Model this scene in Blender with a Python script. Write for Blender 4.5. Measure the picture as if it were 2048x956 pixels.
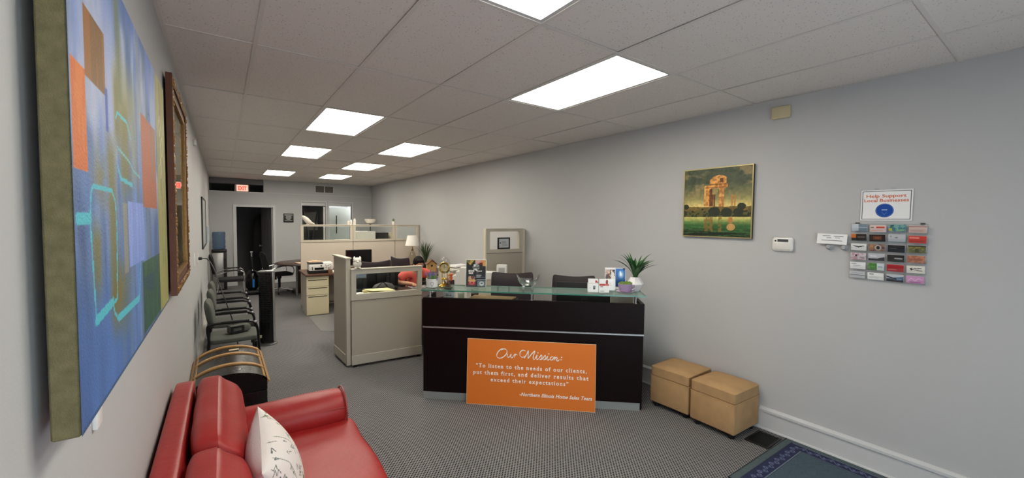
import bpy, bmesh, math, random
import numpy as np
from mathutils import Matrix, Vector
# ------------------------------------------------------------------ clearing
for o in list(bpy.data.objects):
    bpy.data.objects.remove(o)
SC = bpy.context.scene
COL = SC.collection
PI = math.pi
# ------------------------------------------------------------------ camera
CAM_Z = 1.79
cam = bpy.data.objects.new('camera', bpy.data.cameras.new('camera'))
COL.objects.link(cam)
cam.data.sensor_fit = 'HORIZONTAL'; cam.data.sensor_width = 36.0
cam.data.lens = 36.0 * 813.232 / 2048.0
cam.data.clip_start = 0.02; cam.data.clip_end = 100
R = ((0.81426, -0.01707, 0.58024), (-0.5804, -0.04222, 0.81324), (0.01061, -0.99896, -0.04429))
cam.matrix_world = Matrix(((R[0][0], -R[0][1], -R[0][2], 0), (R[1][0], -R[1][1], -R[1][2], 0),
                           (R[2][0], -R[2][1], -R[2][2], CAM_Z), (0, 0, 0, 1)))
SC.camera = cam
# ------------------------------------------------------------------ sky, daylight, exposure
world = bpy.data.worlds.new('world'); SC.world = world
world.use_nodes = True
_bg = world.node_tree.nodes['Background']
_bg.inputs[0].default_value = (0.80, 0.90, 1.0, 1)
_bg.inputs[1].default_value = 3.0
portal = bpy.data.objects.new('window_portal', bpy.data.lights.new('window_portal', 'AREA'))
COL.objects.link(portal)
portal.data.shape = 'RECTANGLE'; portal.data.size = 2.7; portal.data.size_y = 2.0
portal.data.cycles.is_portal = True
portal.location = (1.15, -1.62, 1.10); portal.rotation_euler = (PI / 2, 0, PI)
PANEL_STRENGTH = 9.0
SC.view_settings.view_transform = 'Standard'
SC.view_settings.look = 'None'
SC.view_settings.gamma = 1.0
SC.view_settings.use_curve_mapping = False
SC.view_settings.exposure = 0.76
SC.cycles.max_bounces = 10
SC.cycles.transparent_max_bounces = 16
SC.cycles.sample_clamp_indirect = 6.0
SC.cycles.caustics_reflective = False
SC.cycles.caustics_refractive = False


# ------------------------------------------------------------------ helpers
def lin(c):
    return tuple((x / 12.92 if x <= 0.04045 else ((x + 0.055) / 1.055) ** 2.4) for x in c)


def hexc(r, g, b):
    return lin((r / 255, g / 255, b / 255))


MATS = {}


def mat(name, col, rough=0.6, metal=0.0, bump=0.0, bscale=60.0, var=0.0, vscale=8.0, emit=None, es=0.0,
        trans=0.0, ior=1.45, coat=0.0, spec=0.5):
    if name in MATS:
        return MATS[name]
    m = bpy.data.materials.new(name); m.use_nodes = True
    nt = m.node_tree; b = nt.nodes['Principled BSDF']
    c = hexc(*col)
    b.inputs['Base Color'].default_value = (*c, 1)
    b.inputs['Roughness'].default_value = rough
    b.inputs['Metallic'].default_value = metal
    b.inputs['IOR'].default_value = ior
    b.inputs['Specular IOR Level'].default_value = spec
    b.inputs['Coat Weight'].default_value = coat
    b.inputs['Transmission Weight'].default_value = trans
    if emit:
        b.inputs['Emission Color'].default_value = (*hexc(*emit), 1)
        b.inputs['Emission Strength'].default_value = es
    if bump or var:
        tc = nt.nodes.new('ShaderNodeTexCoord')
        if bump:
            n = nt.nodes.new('ShaderNodeTexNoise'); n.inputs['Scale'].default_value = bscale
            n.inputs['Detail'].default_value = 4
            bp = nt.nodes.new('ShaderNodeBump'); bp.inputs['Strength'].default_value = bump
            bp.inputs['Distance'].default_value = 0.004
            nt.links.new(tc.outputs['Object'], n.inputs['Vector'])
            nt.links.new(n.outputs['Fac'], bp.inputs['Height'])
            nt.links.new(bp.outputs['Normal'], b.inputs['Normal'])
        if var:
            n2 = nt.nodes.new('ShaderNodeTexNoise'); n2.inputs['Scale'].default_value = vscale
            n2.inputs['Detail'].default_value = 5
            mx = nt.nodes.new('ShaderNodeMix'); mx.data_type = 'RGBA'
            mx.inputs['A'].default_value = (*[max(0, v * (1 - var)) for v in c], 1)
            mx.inputs['B'].default_value = (*[min(1, v * (1 + var)) for v in c], 1)
            nt.links.new(tc.outputs['Object'], n2.inputs['Vector'])
            nt.links.new(n2.outputs['Fac'], mx.inputs['Factor'])
            nt.links.new(mx.outputs['Result'], b.inputs['Base Color'])
    MATS[name] = m
    return m


def pane_mat(name, tint, gloss=0.08):
    """thin clear sheet: mostly see-through with a sharp reflection"""
    if name in MATS:
        return MATS[name]
    m = bpy.data.materials.new(name); m.use_nodes = True
    nt = m.node_tree; nt.nodes.clear()
    out = nt.nodes.new('ShaderNodeOutputMaterial')
    t = nt.nodes.new('ShaderNodeBsdfTransparent'); t.inputs[0].default_value = (*tint, 1)
    g = nt.nodes.new('ShaderNodeBsdfGlossy'); g.inputs['Roughness'].default_value = 0.02
    lw = nt.nodes.new('ShaderNodeLayerWeight'); lw.inputs[0].default_value = 0.5
    fr = nt.nodes.new('ShaderNodeMath'); fr.operation = 'POWER'; fr.inputs[1].default_value = 4.0
    nt.links.new(lw.outputs['Facing'], fr.inputs[0])
    mu = nt.nodes.new('ShaderNodeMath'); mu.operation = 'MULTIPLY_ADD'
    mu.inputs[1].default_value = 0.45; mu.inputs[2].default_value = 0.012 + gloss * 0.2
    mx = nt.nodes.new('ShaderNodeMixShader')
    nt.links.new(fr.outputs[0], mu.inputs[0]); nt.links.new(mu.outputs[0], mx.inputs[0])
    nt.links.new(t.outputs[0], mx.inputs[1]); nt.links.new(g.outputs[0], mx.inputs[2])
    nt.links.new(mx.outputs[0], out.inputs[0])
    MATS[name] = m
    return m


def paint_mat(name, rough=0.6, bump=0.0, bscale=80, coat=0.0, metal=0.0):
    if name in MATS:
        return MATS[name]
    m = mat(name, (128, 128, 128), rough, metal, bump, bscale, coat=coat)
    nt = m.node_tree; b = nt.nodes['Principled BSDF']
    a = nt.nodes.new('ShaderNodeAttribute'); a.attribute_name = 'Col'
    nt.links.new(a.outputs['Color'], b.inputs['Base Color'])
    return m


class MB:
    """collects shapes and links them as one mesh object"""
    def __init__(s):
        s.v = []; s.f = []; s.M = Matrix.Identity(4)

    def add(s, vs, fs, M=None):
        M = s.M @ M if M is not None else s.M
        k = len(s.v)
        s.v += [tuple(M @ Vector(p)) for p in vs]
        s.f += [tuple(i + k for i in q) for q in fs]
        return s

    def box(s, x0, y0, z0, x1, y1, z1, bev=0.0, seg=2, M=None):
        if not bev:
            vs = [(x0, y0, z0), (x1, y0, z0), (x1, y1, z0), (x0, y1, z0), (x0, y0, z1), (x1, y0, z1), (x1, y1, z1), (x0, y1, z1)]
            fs = [(3, 2, 1, 0), (4, 5, 6, 7), (0, 1, 5, 4), (1, 2, 6, 5), (2, 3, 7, 6), (3, 0, 4, 7)]
            return s.add(vs, fs, M)
        bm = bmesh.new(); bmesh.ops.create_cube(bm, size=1)
        for v in bm.verts:
            v.co = ((x0 + x1) / 2 + v.co.x * (x1 - x0), (y0 + y1) / 2 + v.co.y * (y1 - y0), (z0 + z1) / 2 + v.co.z * (z1 - z0))
        bmesh.ops.bevel(bm, geom=bm.edges[:], offset=bev, segments=seg, profile=0.5, affect='EDGES')
        return s.addbm(bm, M)

    def addbm(s, bm, M=None):
        bm.verts.index_update()
        vs = [tuple(v.co) for v in bm.verts]; fs = [tuple(v.index for v in f.verts) for f in bm.faces]
        bm.free()
        return s.add(vs, fs, M)

    def tube(s, pts, r, n=8, cap=True, M=None):
        pts = [Vector(p) for p in pts]
        rs = r if isinstance(r, (list, tuple)) else [r] * len(pts)
        vs = []; fs = []
        up = None
        for i, p in enumerate(pts):
            d = (pts[min(i + 1, len(pts) - 1)] - pts[max(i - 1, 0)]).normalized()
            if up is None:
                up = Vector((0, 0, 1)) if abs(d.z) < 0.9 else Vector((0, 1, 0))
            a = d.cross(up).normalized(); b = a.cross(d).normalized(); up = b
            for k in range(n):
                t = 2 * PI * k / n
                vs.append(tuple(p + (a * math.cos(t) + b * math.sin(t)) * rs[i]))
        for i in range(len(pts) - 1):
            for k in range(n):
                k2 = (k + 1) % n
                fs.append((i * n + k, i * n + k2, (i + 1) * n + k2, (i + 1) * n + k))
        if cap:
            fs.append(tuple(range(n))); fs.append(tuple(reversed(range((len(pts) - 1) * n, len(pts) * n))))
            fs[-2] = tuple(reversed(fs[-2])); fs[-1] = tuple(reversed(fs[-1]))
        return s.add(vs, fs, M)

    def lathe(s, prof, n=24, M=None, sx=1, sy=1):
        vs = []; fs = []
        for r, z in prof:
            for k in range(n):
                t = 2 * PI * k / n
                vs.append((r * math.cos(t) * sx, r * math.sin(t) * sy, z))
        for i in range(len(prof) - 1):
            for k in range(n):
                k2 = (k + 1) % n
                fs.append((i * n + k, i * n + k2, (i + 1) * n + k2, (i + 1) * n + k))
        if prof[0][0] > 1e-6: fs.append(tuple(reversed(range(n))))
        if prof[-1][0] > 1e-6: fs.append(tuple(range((len(prof) - 1) * n, len(prof) * n)))
        return s.add(vs, fs, M)

    def prism(s, poly, z0, z1, M=None):
        n = len(poly)
        vs = [(x, y, z0) for x, y in poly] + [(x, y, z1) for x, y in poly]
        fs = [tuple(reversed(range(n))), tuple(range(n, 2 * n))]
        fs += [(i, (i + 1) % n, n + (i + 1) % n, n + i) for i in range(n)]
        return s.add(vs, fs, M)

    def ell(s, c, r, nu=16, nv=10, M=None):
        prof = [(max(1e-7, math.sin(PI * i / nv)), -math.cos(PI * i / nv)) for i in range(nv + 1)]
        T = Matrix.Translation(c) @ Matrix.Diagonal((r[0], r[1], r[2], 1))
        return s.lathe(prof, nu, (M @ T) if M is not None else T)

    def build(s, name, m, parent=None, smooth=True, ang=40, sub=0):
        me = bpy.data.meshes.new(name)
        me.from_pydata(s.v, [], s.f); me.update()
        bm = bmesh.new(); bm.from_mesh(me)
        bmesh.ops.remove_doubles(bm, verts=bm.verts, dist=1e-6)
        bmesh.ops.recalc_face_normals(bm, faces=bm.faces)
        bm.to_mesh(me); bm.free()
        if smooth:
            me.shade_smooth(); me.set_sharp_from_angle(angle=math.radians(ang))
        me.materials.append(m)
        o = bpy.data.objects.new(name, me); COL.objects.link(o)
        if parent is not None: o.parent = parent
        if sub:
            md = o.modifiers.new('sub', 'SUBSURF'); md.levels = sub; md.render_levels = sub
        return o


def T(x, y, z): return Matrix.Translation((x, y, z))
def RZ(a): return Matrix.Rotation(math.radians(a), 4, 'Z')
def RX(a): return Matrix.Rotation(math.radians(a), 4, 'X')
def RY(a): return Matrix.Rotation(math.radians(a), 4, 'Y')


def thing(name, label, cat, loc=(0, 0, 0), rz=0.0, group=None):
    o = bpy.data.objects.new(name, None); COL.objects.link(o)
    o.empty_display_size = 0.1
    o.location = loc; o.rotation_euler = (0, 0, math.radians(rz))
    o['label'] = label; o['category'] = cat
    if group: o['group'] = group
    return o


def tag(o, label, cat, group=None, loc=None, rz=None):
    o['label'] = label; o['category'] = cat
    if group: o['group'] = group
    if loc is not None: o.location = loc
    if rz is not None: o.rotation_euler = (0, 0, math.radians(rz))
    return o


def struct(o):
    o['kind'] = 'structure'
    return o


def dup(root, loc, rz, label=None, group=None):
    r = root.copy(); COL.objects.link(r); r.location = loc; r.rotation_euler = (0, 0, math.radians(rz))
    if label: r['label'] = label
    if group: r['group'] = group
    for ch in list(root.children):
        c = ch.copy(); COL.objects.link(c); c.parent = r
        for g in ch.children:
            d = g.copy(); COL.objects.link(d); d.parent = c
    return r


def vnoise(u, v, seed=0):
    """smooth value noise on arrays"""
    def h(i, j):
        n = np.sin(i * 127.1 + j * 311.7 + seed * 74.7) * 43758.5453
        return n - np.floor(n)
    i = np.floor(u); j = np.floor(v); a = u - i; b = v - j
    a = a * a * (3 - 2 * a); b = b * b * (3 - 2 * b)
    return (h(i, j) * (1 - a) + h(i + 1, j) * a) * (1 - b) + (h(i, j + 1) * (1 - a) + h(i + 1, j + 1) * a) * b


def fbm(u, v, seed=0, o=4):
    s = 0; a = 0.5
    for k in range(o):
        s = s + a * vnoise(u * 2 ** k, v * 2 ** k, seed + k); a *= 0.5
    return s


class Canvas:
    """numpy colour field over u,v in 0..1, sRGB"""
    def __init__(s, nx, ny, base):
        s.u, s.v = np.meshgrid(np.linspace(0, 1, nx), np.linspace(0, 1, ny))
        s.c = np.zeros((ny, nx, 3)) + np.array(base) / 255.0
        s.nx, s.ny = nx, ny

    def put(s, mask, col, a=1.0):
        m = (np.clip(mask, 0, 1) * a)[..., None] if mask.dtype != bool else (mask * a)[..., None]
        s.c = s.c * (1 - m) + (np.array(col) / 255.0) * m

    def rect(s, u0, v0, u1, v1, col, a=1.0):
        s.put((s.u >= u0) & (s.u <= u1) & (s.v >= v0) & (s.v <= v1), col, a)

    def disc(s, u0, v0, ru, rv, col, a=1.0):
        s.put(((s.u - u0) / ru) ** 2 + ((s.v - v0) / rv) ** 2 <= 1, col, a)

    def line(s, pts, w, col, asp=1.0, a=1.0):
        d = np.full_like(s.u, 9.0)
        for (a0, b0), (a1, b1) in zip(pts[:-1], pts[1:]):
            x, y = s.u * asp, s.v
            dx, dy = (a1 - a0) * asp, b1 - b0
            t = np.clip(((x - a0 * asp) * dx + (y - b0) * dy) / max(1e-9, dx * dx + dy * dy), 0, 1)
            d = np.minimum(d, np.hypot(x - a0 * asp - t * dx, y - b0 - t * dy))
        s.put(d < w, col, a)


def painted(name, cv, w, h, m, parent=None, y=0.0, x0=0.0, z0=0.0, fn=None):
    """vertex-coloured sheet facing local -y, from (x0,z0) to (x0+w,z0+h)"""
    nx, ny = cv.nx, cv.ny
    P = np.zeros((ny, nx, 3))
    P[..., 0] = x0 + cv.u * w; P[..., 1] = y; P[..., 2] = z0 + cv.v * h
    if fn is not None: P = fn(P, cv)
    i, j = np.meshgrid(np.arange(nx - 1), np.arange(ny - 1))
    k = (j * nx + i).ravel()
    F = np.stack([k, k + 1, k + nx + 1, k + nx], 1)
    me = bpy.data.meshes.new(name)
    me.vertices.add(nx * ny); me.vertices.foreach_set('co', P.ravel())
    me.loops.add(F.size); me.polygons.add(len(F))
    me.loops.foreach_set('vertex_index', F.ravel())
    me.polygons.foreach_set('loop_start', np.arange(len(F)) * 4)
    me.polygons.foreach_set('loop_total', np.full(len(F), 4))
    me.update(); me.validate()
    at = me.color_attributes.new('Col', 'FLOAT_COLOR', 'POINT')
    c = np.clip(cv.c, 0, 1)
    L = np.where(c <= 0.04045, c / 12.92, ((c + 0.055) / 1.055) ** 2.4)
    at.data.foreach_set('color', np.concatenate([L, np.ones((ny, nx, 1))], 2).ravel())
    me.shade_smooth()
    me.materials.append(m)
    o = bpy.data.objects.new(name, me); COL.objects.link(o)
    if parent is not None: o.parent = parent
    return o


def words(txt, size, align='CENTER', shear=0.0, bold=0.0, space=1.0, res=2):
    """verts and faces of the built-in font laid in the local x-z plane"""
    cu = bpy.data.curves.new('txt', 'FONT'); cu.body = txt; cu.size = size; cu.align_x = align
    cu.shear = shear; cu.offset = bold; cu.space_character = space; cu.resolution_u = res; cu.fill_mode = 'FRONT'
    o = bpy.data.objects.new('txt', cu); COL.objects.link(o)
    bpy.context.view_layer.update()
    dg = bpy.context.evaluated_depsgraph_get()
    me = bpy.data.meshes.new_from_object(o.evaluated_get(dg))
    vs = [(v.co.x, 0.0, v.co.y) for v in me.vertices]; fs = [tuple(p.vertices) for p in me.polygons]
    bpy.data.objects.remove(o); bpy.data.curves.remove(cu); bpy.data.meshes.remove(me)
    return vs, fs


def catmull(pts, n=8):
    P = [Vector(p) for p in pts]; out = []
    for i in range(len(P) - 1):
        p0, p1, p2, p3 = P[max(i - 1, 0)], P[i], P[i + 1], P[min(i + 2, len(P) - 1)]
        for k in range(n):
            t = k / n
            out.append(0.5 * ((2 * p1) + (p2 - p0) * t + (2 * p0 - 5 * p1 + 4 * p2 - p3) * t * t + (3 * p1 - p0 - 3 * p2 + p3) * t ** 3))
    out.append(P[-1])
    return out
# ================================================================== THE ROOM
XL, XR, YB, YF, H = -0.255, 3.83, 13.0, -1.6, 2.834
TX0, TY0, TW, TL = 0.1802, 1.7134, 0.61, 1.22      # ceiling grid origin and cell


def wall_mat():
    m = mat('wall_paint', (187, 187, 188), 0.62, bump=0.12, bscale=140, var=0.02, vscale=1.5)
    return m


def left_wall_mat():
    """same paint with dark rub marks where chair backs have scuffed it"""
    m = mat('wall_paint_scuffed', (187, 187, 188), 0.62, bump=0.12, bscale=140)
    nt = m.node_tree; b = nt.nodes['Principled BSDF']
    tc = nt.nodes.new('ShaderNodeTexCoord'); sp = nt.nodes.new('ShaderNodeSeparateXYZ')
    nt.links.new(tc.outputs['Object'], sp.inputs[0])
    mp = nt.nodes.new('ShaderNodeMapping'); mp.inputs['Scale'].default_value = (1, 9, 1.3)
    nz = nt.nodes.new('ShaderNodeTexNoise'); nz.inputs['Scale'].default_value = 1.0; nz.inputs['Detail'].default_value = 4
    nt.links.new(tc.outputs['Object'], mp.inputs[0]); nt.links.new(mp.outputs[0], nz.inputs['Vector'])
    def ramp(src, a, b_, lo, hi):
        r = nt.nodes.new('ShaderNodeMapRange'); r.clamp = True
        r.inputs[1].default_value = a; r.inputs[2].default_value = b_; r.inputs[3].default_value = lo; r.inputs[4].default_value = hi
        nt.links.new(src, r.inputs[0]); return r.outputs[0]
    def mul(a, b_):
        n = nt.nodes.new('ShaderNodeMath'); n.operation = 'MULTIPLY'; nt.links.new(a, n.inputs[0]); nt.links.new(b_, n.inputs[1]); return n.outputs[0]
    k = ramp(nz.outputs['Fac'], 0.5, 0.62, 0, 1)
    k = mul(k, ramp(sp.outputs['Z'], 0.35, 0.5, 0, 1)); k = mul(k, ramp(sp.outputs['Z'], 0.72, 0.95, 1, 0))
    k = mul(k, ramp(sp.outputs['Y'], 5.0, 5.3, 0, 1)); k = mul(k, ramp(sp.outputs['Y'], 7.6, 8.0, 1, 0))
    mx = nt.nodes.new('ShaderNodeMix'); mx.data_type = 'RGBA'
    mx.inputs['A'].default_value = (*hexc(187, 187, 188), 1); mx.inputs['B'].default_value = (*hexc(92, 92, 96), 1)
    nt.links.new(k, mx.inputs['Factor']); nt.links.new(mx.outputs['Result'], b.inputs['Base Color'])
    return m


def carpet_mat():
    m = mat('carpet', (112, 111, 113), 0.95, spec=0.15)
    nt = m.node_tree; b = nt.nodes['Principled BSDF']
    tc = nt.nodes.new('ShaderNodeTexCoord'); sp = nt.nodes.new('ShaderNodeSeparateXYZ')
    nt.links.new(tc.outputs['Object'], sp.inputs[0])
    def mth(op, a, b_=None, c=None):
        n = nt.nodes.new('ShaderNodeMath'); n.operation = op
        for i, x in enumerate((a, b_, c)):
            if x is None: continue
            if isinstance(x, (int, float)): n.inputs[i].default_value = x
            else: nt.links.new(x, n.inputs[i])
        return n.outputs[0]
    k = 2 * PI
    cx = mth('COSINE', mth('MULTIPLY', sp.outputs['X'], k / 0.026))
    cy = mth('COSINE', mth('MULTIPLY', sp.outputs['Y'], k / 0.030))
    pr = mth('MULTIPLY', cx, cy)
    r = nt.nodes.new('ShaderNodeMapRange'); r.inputs[1].default_value = 0.02; r.inputs[2].default_value = 0.42
    nt.links.new(pr, r.inputs[0])
    nz = nt.nodes.new('ShaderNodeTexNoise'); nz.inputs['Scale'].default_value = 900; nz.inputs['Detail'].default_value = 2
    nt.links.new(tc.outputs['Object'], nz.inputs['Vector'])
    nz2 = nt.nodes.new('ShaderNodeTexNoise'); nz2.inputs['Scale'].default_value = 2.2; nz2.inputs['Detail'].default_value = 3
    nt.links.new(tc.outputs['Object'], nz2.inputs['Vector'])
    light = nt.nodes.new('ShaderNodeMix'); light.data_type = 'RGBA'
    light.inputs['A'].default_value = (*hexc(112, 110, 111), 1); light.inputs['B'].default_value = (*hexc(156, 154, 155), 1)
    nt.links.new(mth('ADD', mth('MULTIPLY', nz.outputs['Fac'], 0.6), mth('MULTIPLY', nz2.outputs['Fac'], 0.4)), light.inputs['Factor'])
    mx = nt.nodes.new('ShaderNodeMix'); mx.data_type = 'RGBA'
    nt.links.new(r.outputs[0], mx.inputs['Factor']); nt.links.new(light.outputs['Result'], mx.inputs['A'])
    mx.inputs['B'].default_value = (*hexc(26, 27, 31), 1)
    nt.links.new(mx.outputs['Result'], b.inputs['Base Color'])
    bp = nt.nodes.new('ShaderNodeBump'); bp.inputs['Strength'].default_value = 0.5; bp.inputs['Distance'].default_value = 0.003
    bp.invert = True
    nt.links.new(r.outputs[0], bp.inputs['Height']); nt.links.new(bp.outputs['Normal'], b.inputs['Normal'])
    return m


def tile_mat():
    """mineral-fibre ceiling tile with pinholes and fissures"""
    m = mat('ceiling_tile', (228, 221, 215), 0.9, spec=0.2)
    nt = m.node_tree; b = nt.nodes['Principled BSDF']
    tc = nt.nodes.new('ShaderNodeTexCoord')
    ge = nt.nodes.new('ShaderNodeNewGeometry')
    v = nt.nodes.new('ShaderNodeTexVoronoi'); v.inputs['Scale'].default_value = 62; v.inputs['Randomness'].default_value = 1
    n = nt.nodes.new('ShaderNodeTexNoise'); n.inputs['Scale'].default_value = 22; n.inputs['Detail'].default_value = 6; n.inputs['Roughness'].default_value = 0.7
    nt.links.new(ge.outputs['Position'], v.inputs['Vector']); nt.links.new(ge.outputs['Position'], n.inputs['Vector'])
    r1 = nt.nodes.new('ShaderNodeMapRange'); r1.inputs[1].default_value = 0.14; r1.inputs[2].default_value = 0.26; r1.inputs[3].default_value = 1; r1.inputs[4].default_value = 0
    nt.links.new(v.outputs['Distance'], r1.inputs[0])
    r2 = nt.nodes.new('ShaderNodeMapRange'); r2.inputs[1].default_value = 0.42; r2.inputs[2].default_value = 0.58
    nt.links.new(n.outputs['Fac'], r2.inputs[0])
    mu = nt.nodes.new('ShaderNodeMath'); mu.operation = 'MULTIPLY'
    nt.links.new(r1.outputs[0], mu.inputs[0]); nt.links.new(r2.outputs[0], mu.inputs[1])
    mx = nt.nodes.new('ShaderNodeMix'); mx.data_type = 'RGBA'
    mx.inputs['A'].default_value = (*hexc(228, 221, 215), 1); mx.inputs['B'].default_value = (*hexc(168, 159, 153), 1)
    nt.links.new(mu.outputs[0], mx.inputs['Factor']); nt.links.new(mx.outputs['Result'], b.inputs['Base Color'])
    return m


WALL = wall_mat()
WHITE_TRIM = mat('white_trim', (205, 205, 206), 0.45, bump=0.08, bscale=60)
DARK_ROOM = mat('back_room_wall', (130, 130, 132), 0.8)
CREAM = mat('cream_metal', (205, 196, 178), 0.5)
TAUPE = mat('taupe_metal', (186, 179, 164), 0.45)
TAUPE_CLOTH = mat('taupe_cloth', (178, 170, 155), 0.9, bump=0.3, bscale=500)
CREAM_CLOTH = mat('cream_cloth', (214, 202, 186), 0.9, bump=0.3, bscale=500)
BLACK = mat('black_plastic', (22, 22, 24), 0.45)
BLACKGLOSS = mat('black_gloss', (12, 12, 14), 0.12)
CHROME = mat('chrome', (215, 215, 218), 0.18, metal=1.0)
STEEL = mat('brushed_steel', (170, 168, 165), 0.35, metal=1.0)
ALU = mat('aluminium', (190, 192, 194), 0.4, metal=0.9)
WHITE = mat('white_plastic', (232, 230, 226), 0.4)
PAPER = mat('white_paper', (238, 238, 238), 0.8)
GLASS = pane_mat('clear_pane', (0.93, 0.95, 0.94), 0.04)
ACRYL = pane_mat('acrylic', (0.985, 0.99, 0.99), 0.1)

# ---- floor, walls
b = MB(); b.box(XL - 0.1, YF - 0.1, -0.1, XR + 0.1, 16.2, 0.0)
floor = struct(b.build('floor', carpet_mat()))
b = MB(); b.box(XL - 0.12, YF - 0.1, 0, XL, 16.2, 3.2)
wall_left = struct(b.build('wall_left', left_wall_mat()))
b = MB(); b.box(XR, YF - 0.1, 0, XR + 0.12, 16.2, 3.2)
wall_right = struct(b.build('wall_right', WALL))
# back partition with a door opening, two glazed openings and a gap above the door
b = MB()
DX0, DX1, DZ = 0.315, 1.15, 2.09
W1 = (1.875, 2.50, 1.05, 2.27); W2 = (2.60, 3.235, 1.05, 2.275)
b.box(XL, YB, 0, DX0, YB + 0.1, 2.485); b.box(DX1, YB, 0, W1[0], YB + 0.1, 2.485)
b.box(DX0, YB, DZ, DX1, YB + 0.1, 2.485)
b.box(W1[0], YB, 0, XR, YB + 0.1, W1[2]); b.box(W1[0], YB, W1[3], XR, YB + 0.1, 2.485)
b.box(W1[1], YB, W1[2], W2[0], YB + 0.1, W1[3]); b.box(W2[1], YB, W1[2], XR, YB + 0.1, W1[3])
b.box(0.94, YB + 0.006, 2.485, XR, YB + 0.1, 3.0)
wall_back = struct(b.build('wall_back', WALL, ang=20))
b = MB(); b.box(XL, YB - 0.02, 2.470, 0.94, YB + 0.11, 2.494); b.box(0.94, YB - 0.004, 2.476, XR, YB + 0.005, 2.488)
b.build('ledge', WHITE_TRIM, wall_back)
# the rooms behind: dark on the left, lamplit on the right
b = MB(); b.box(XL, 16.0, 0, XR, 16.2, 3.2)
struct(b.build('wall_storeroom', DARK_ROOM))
b = MB(); b.box(2.53, YB + 0.1, 0, 2.58, 16.0, 3.2)  # added partition, so the lamp leaves the left room dark
struct(b.build('wall_added_divider', DARK_ROOM))
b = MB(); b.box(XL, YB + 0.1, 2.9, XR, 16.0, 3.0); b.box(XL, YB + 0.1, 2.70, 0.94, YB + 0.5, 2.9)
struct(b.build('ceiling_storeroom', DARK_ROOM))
lamp = bpy.data.objects.new('kitchen_lamp', bpy.data.lights.new('kitchen_lamp', 'AREA')); COL.objects.link(lamp)
lamp.data.size = 0.6; lamp.data.energy = 150; lamp.location = (3.2, 14.4, 2.85); lamp.data.color = (1, 0.98, 0.95)
# street side behind the viewpoint: low wall, piers and a big shop window
b = MB()
b.box(XL, YF - 0.1, 0, XR, YF, 0.10); b.box(XL, YF - 0.1, 2.10, XR, YF, 3.2)
b.box(XL, YF - 0.1, 0.10, -0.20, YF, 2.10); b.box(2.50, YF - 0.1, 0.10, XR, YF, 2.10)
struct(b.build('wall_front', WALL))
b = MB()
for x in (-0.20, 0.70, 1.60, 2.44): b.box(x, YF - 0.08, 0.10, x + 0.06, YF - 0.02, 2.10)
b.box(-0.20, YF - 0.08, 0.10, 2.50, YF - 0.02, 0.16); b.box(-0.20, YF - 0.08, 2.04, 2.50, YF - 0.02, 2.10)
win = struct(b.build('window_1', ALU))
b = MB(); b.box(-0.14, YF - 0.053, 0.16, 2.44, YF - 0.047, 2.04)
b.build('pane', GLASS, win)
# frames of the two indoor windows
for k, w in enumerate((W1, W2)):
    b = MB(); t = 0.035
    b.box(w[0] - t, YB - 0.015, w[2] - t, w[0], YB + 0.1, w[3] + t); b.box(w[1], YB - 0.015, w[2] - t, w[1] + t, YB + 0.1, w[3] + t)
    b.box(w[0], YB - 0.015, w[3], w[1], YB + 0.1, w[3] + t); b.box(w[0], YB - 0.03, w[2] - t, w[1], YB + 0.1, w[2])
    f = struct(b.build('window_%d' % (k + 2), WHITE_TRIM))
    b = MB(); b.box(w[0], YB + 0.03, w[3] - 0.10, w[1], YB + 0.06, w[3] - 0.002)
    b.build('blind_rail', WHITE_TRIM, f)
    b = MB(); b.box(w[0], YB + 0.07, w[2], w[1], YB + 0.075, w[3])
    b.build('pane', GLASS, f)
b = MB(); b.box(W1[1] - 0.06, YB + 0.02, W1[2], W1[1] - 0.01, YB + 0.05, W1[3] - 0.12)
b.build('blind_edge', WHITE, bpy.data.objects['window_2'])
# door opening
b = MB()
b.box(DX0 - 0.075, YB - 0.02, 0, DX0, YB + 0.1, DZ + 0.06); b.box(DX1, YB - 0.02, 0, DX1 + 0.06, YB + 0.1, DZ + 0.06)
b.box(DX0, YB - 0.02, DZ, DX1, YB + 0.1, DZ + 0.06)
trim1 = struct(b.build('trim_1', WHITE_TRIM))
door = struct(bpy.data.objects.new('door_1', None)); COL.objects.link(door)
door.location = (DX1 - 0.01, YB + 0.06, 0); door.rotation_euler = (0, 0, math.radians(104))
b = MB(); b.box(0.0, -0.02, 0.01, 0.80, 0.02, DZ - 0.01)
b.build('door_leaf', mat('door_paint', (120, 120, 121), 0.5), door)
b = MB(); b.box(-0.003, -0.021, 0.01, 0.004, 0.021, DZ - 0.01); b.build('hinge_edge', WHITE_TRIM, door)
b = MB(); b.tube([(0.74, 0.02, 1.0), (0.74, 0.06, 1.0)], 0.012); b.ell((0.74, 0.08, 1.0), (0.03, 0.025, 0.03))
b.build('door_knob', STEEL, door)
# baseboards
def base_prof(x, s): return [(x, 0), (x + s * 0.022, 0), (x + s * 0.022, 0.16), (x + s * 0.034, 0.163), (x + s * 0.034, 0.182), (x + s * 0.012, 0.196), (x, 0.196)]
b = MB(); PM = Matrix(((1, 0, 0, 0), (0, 0, 1, 0), (0, 1, 0, 0), (0, 0, 0, 1)))
b.prism(base_prof(XR, -1), YF, YB, PM); b.tube([(XR - 0.026, YF, 0.012), (XR - 0.026, YB, 0.012)], 0.012, 8)
struct(b.build('baseboard_right', WHITE_TRIM, ang=25))
b = MB(); b.prism(base_prof(XL, 1), YF, YB, PM)
struct(b.build('baseboard_left', mat('grey_trim', (170, 168, 163), 0.5), ang=25))
b = MB(); b.box(DX1 + 0.06, YB - 0.018, 0, XR, YB, 0.12); b.box(XL, YB - 0.018, 0, DX0 - 0.075, YB, 0.12)
struct(b.build('baseboard_back', WHITE_TRIM))

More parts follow.
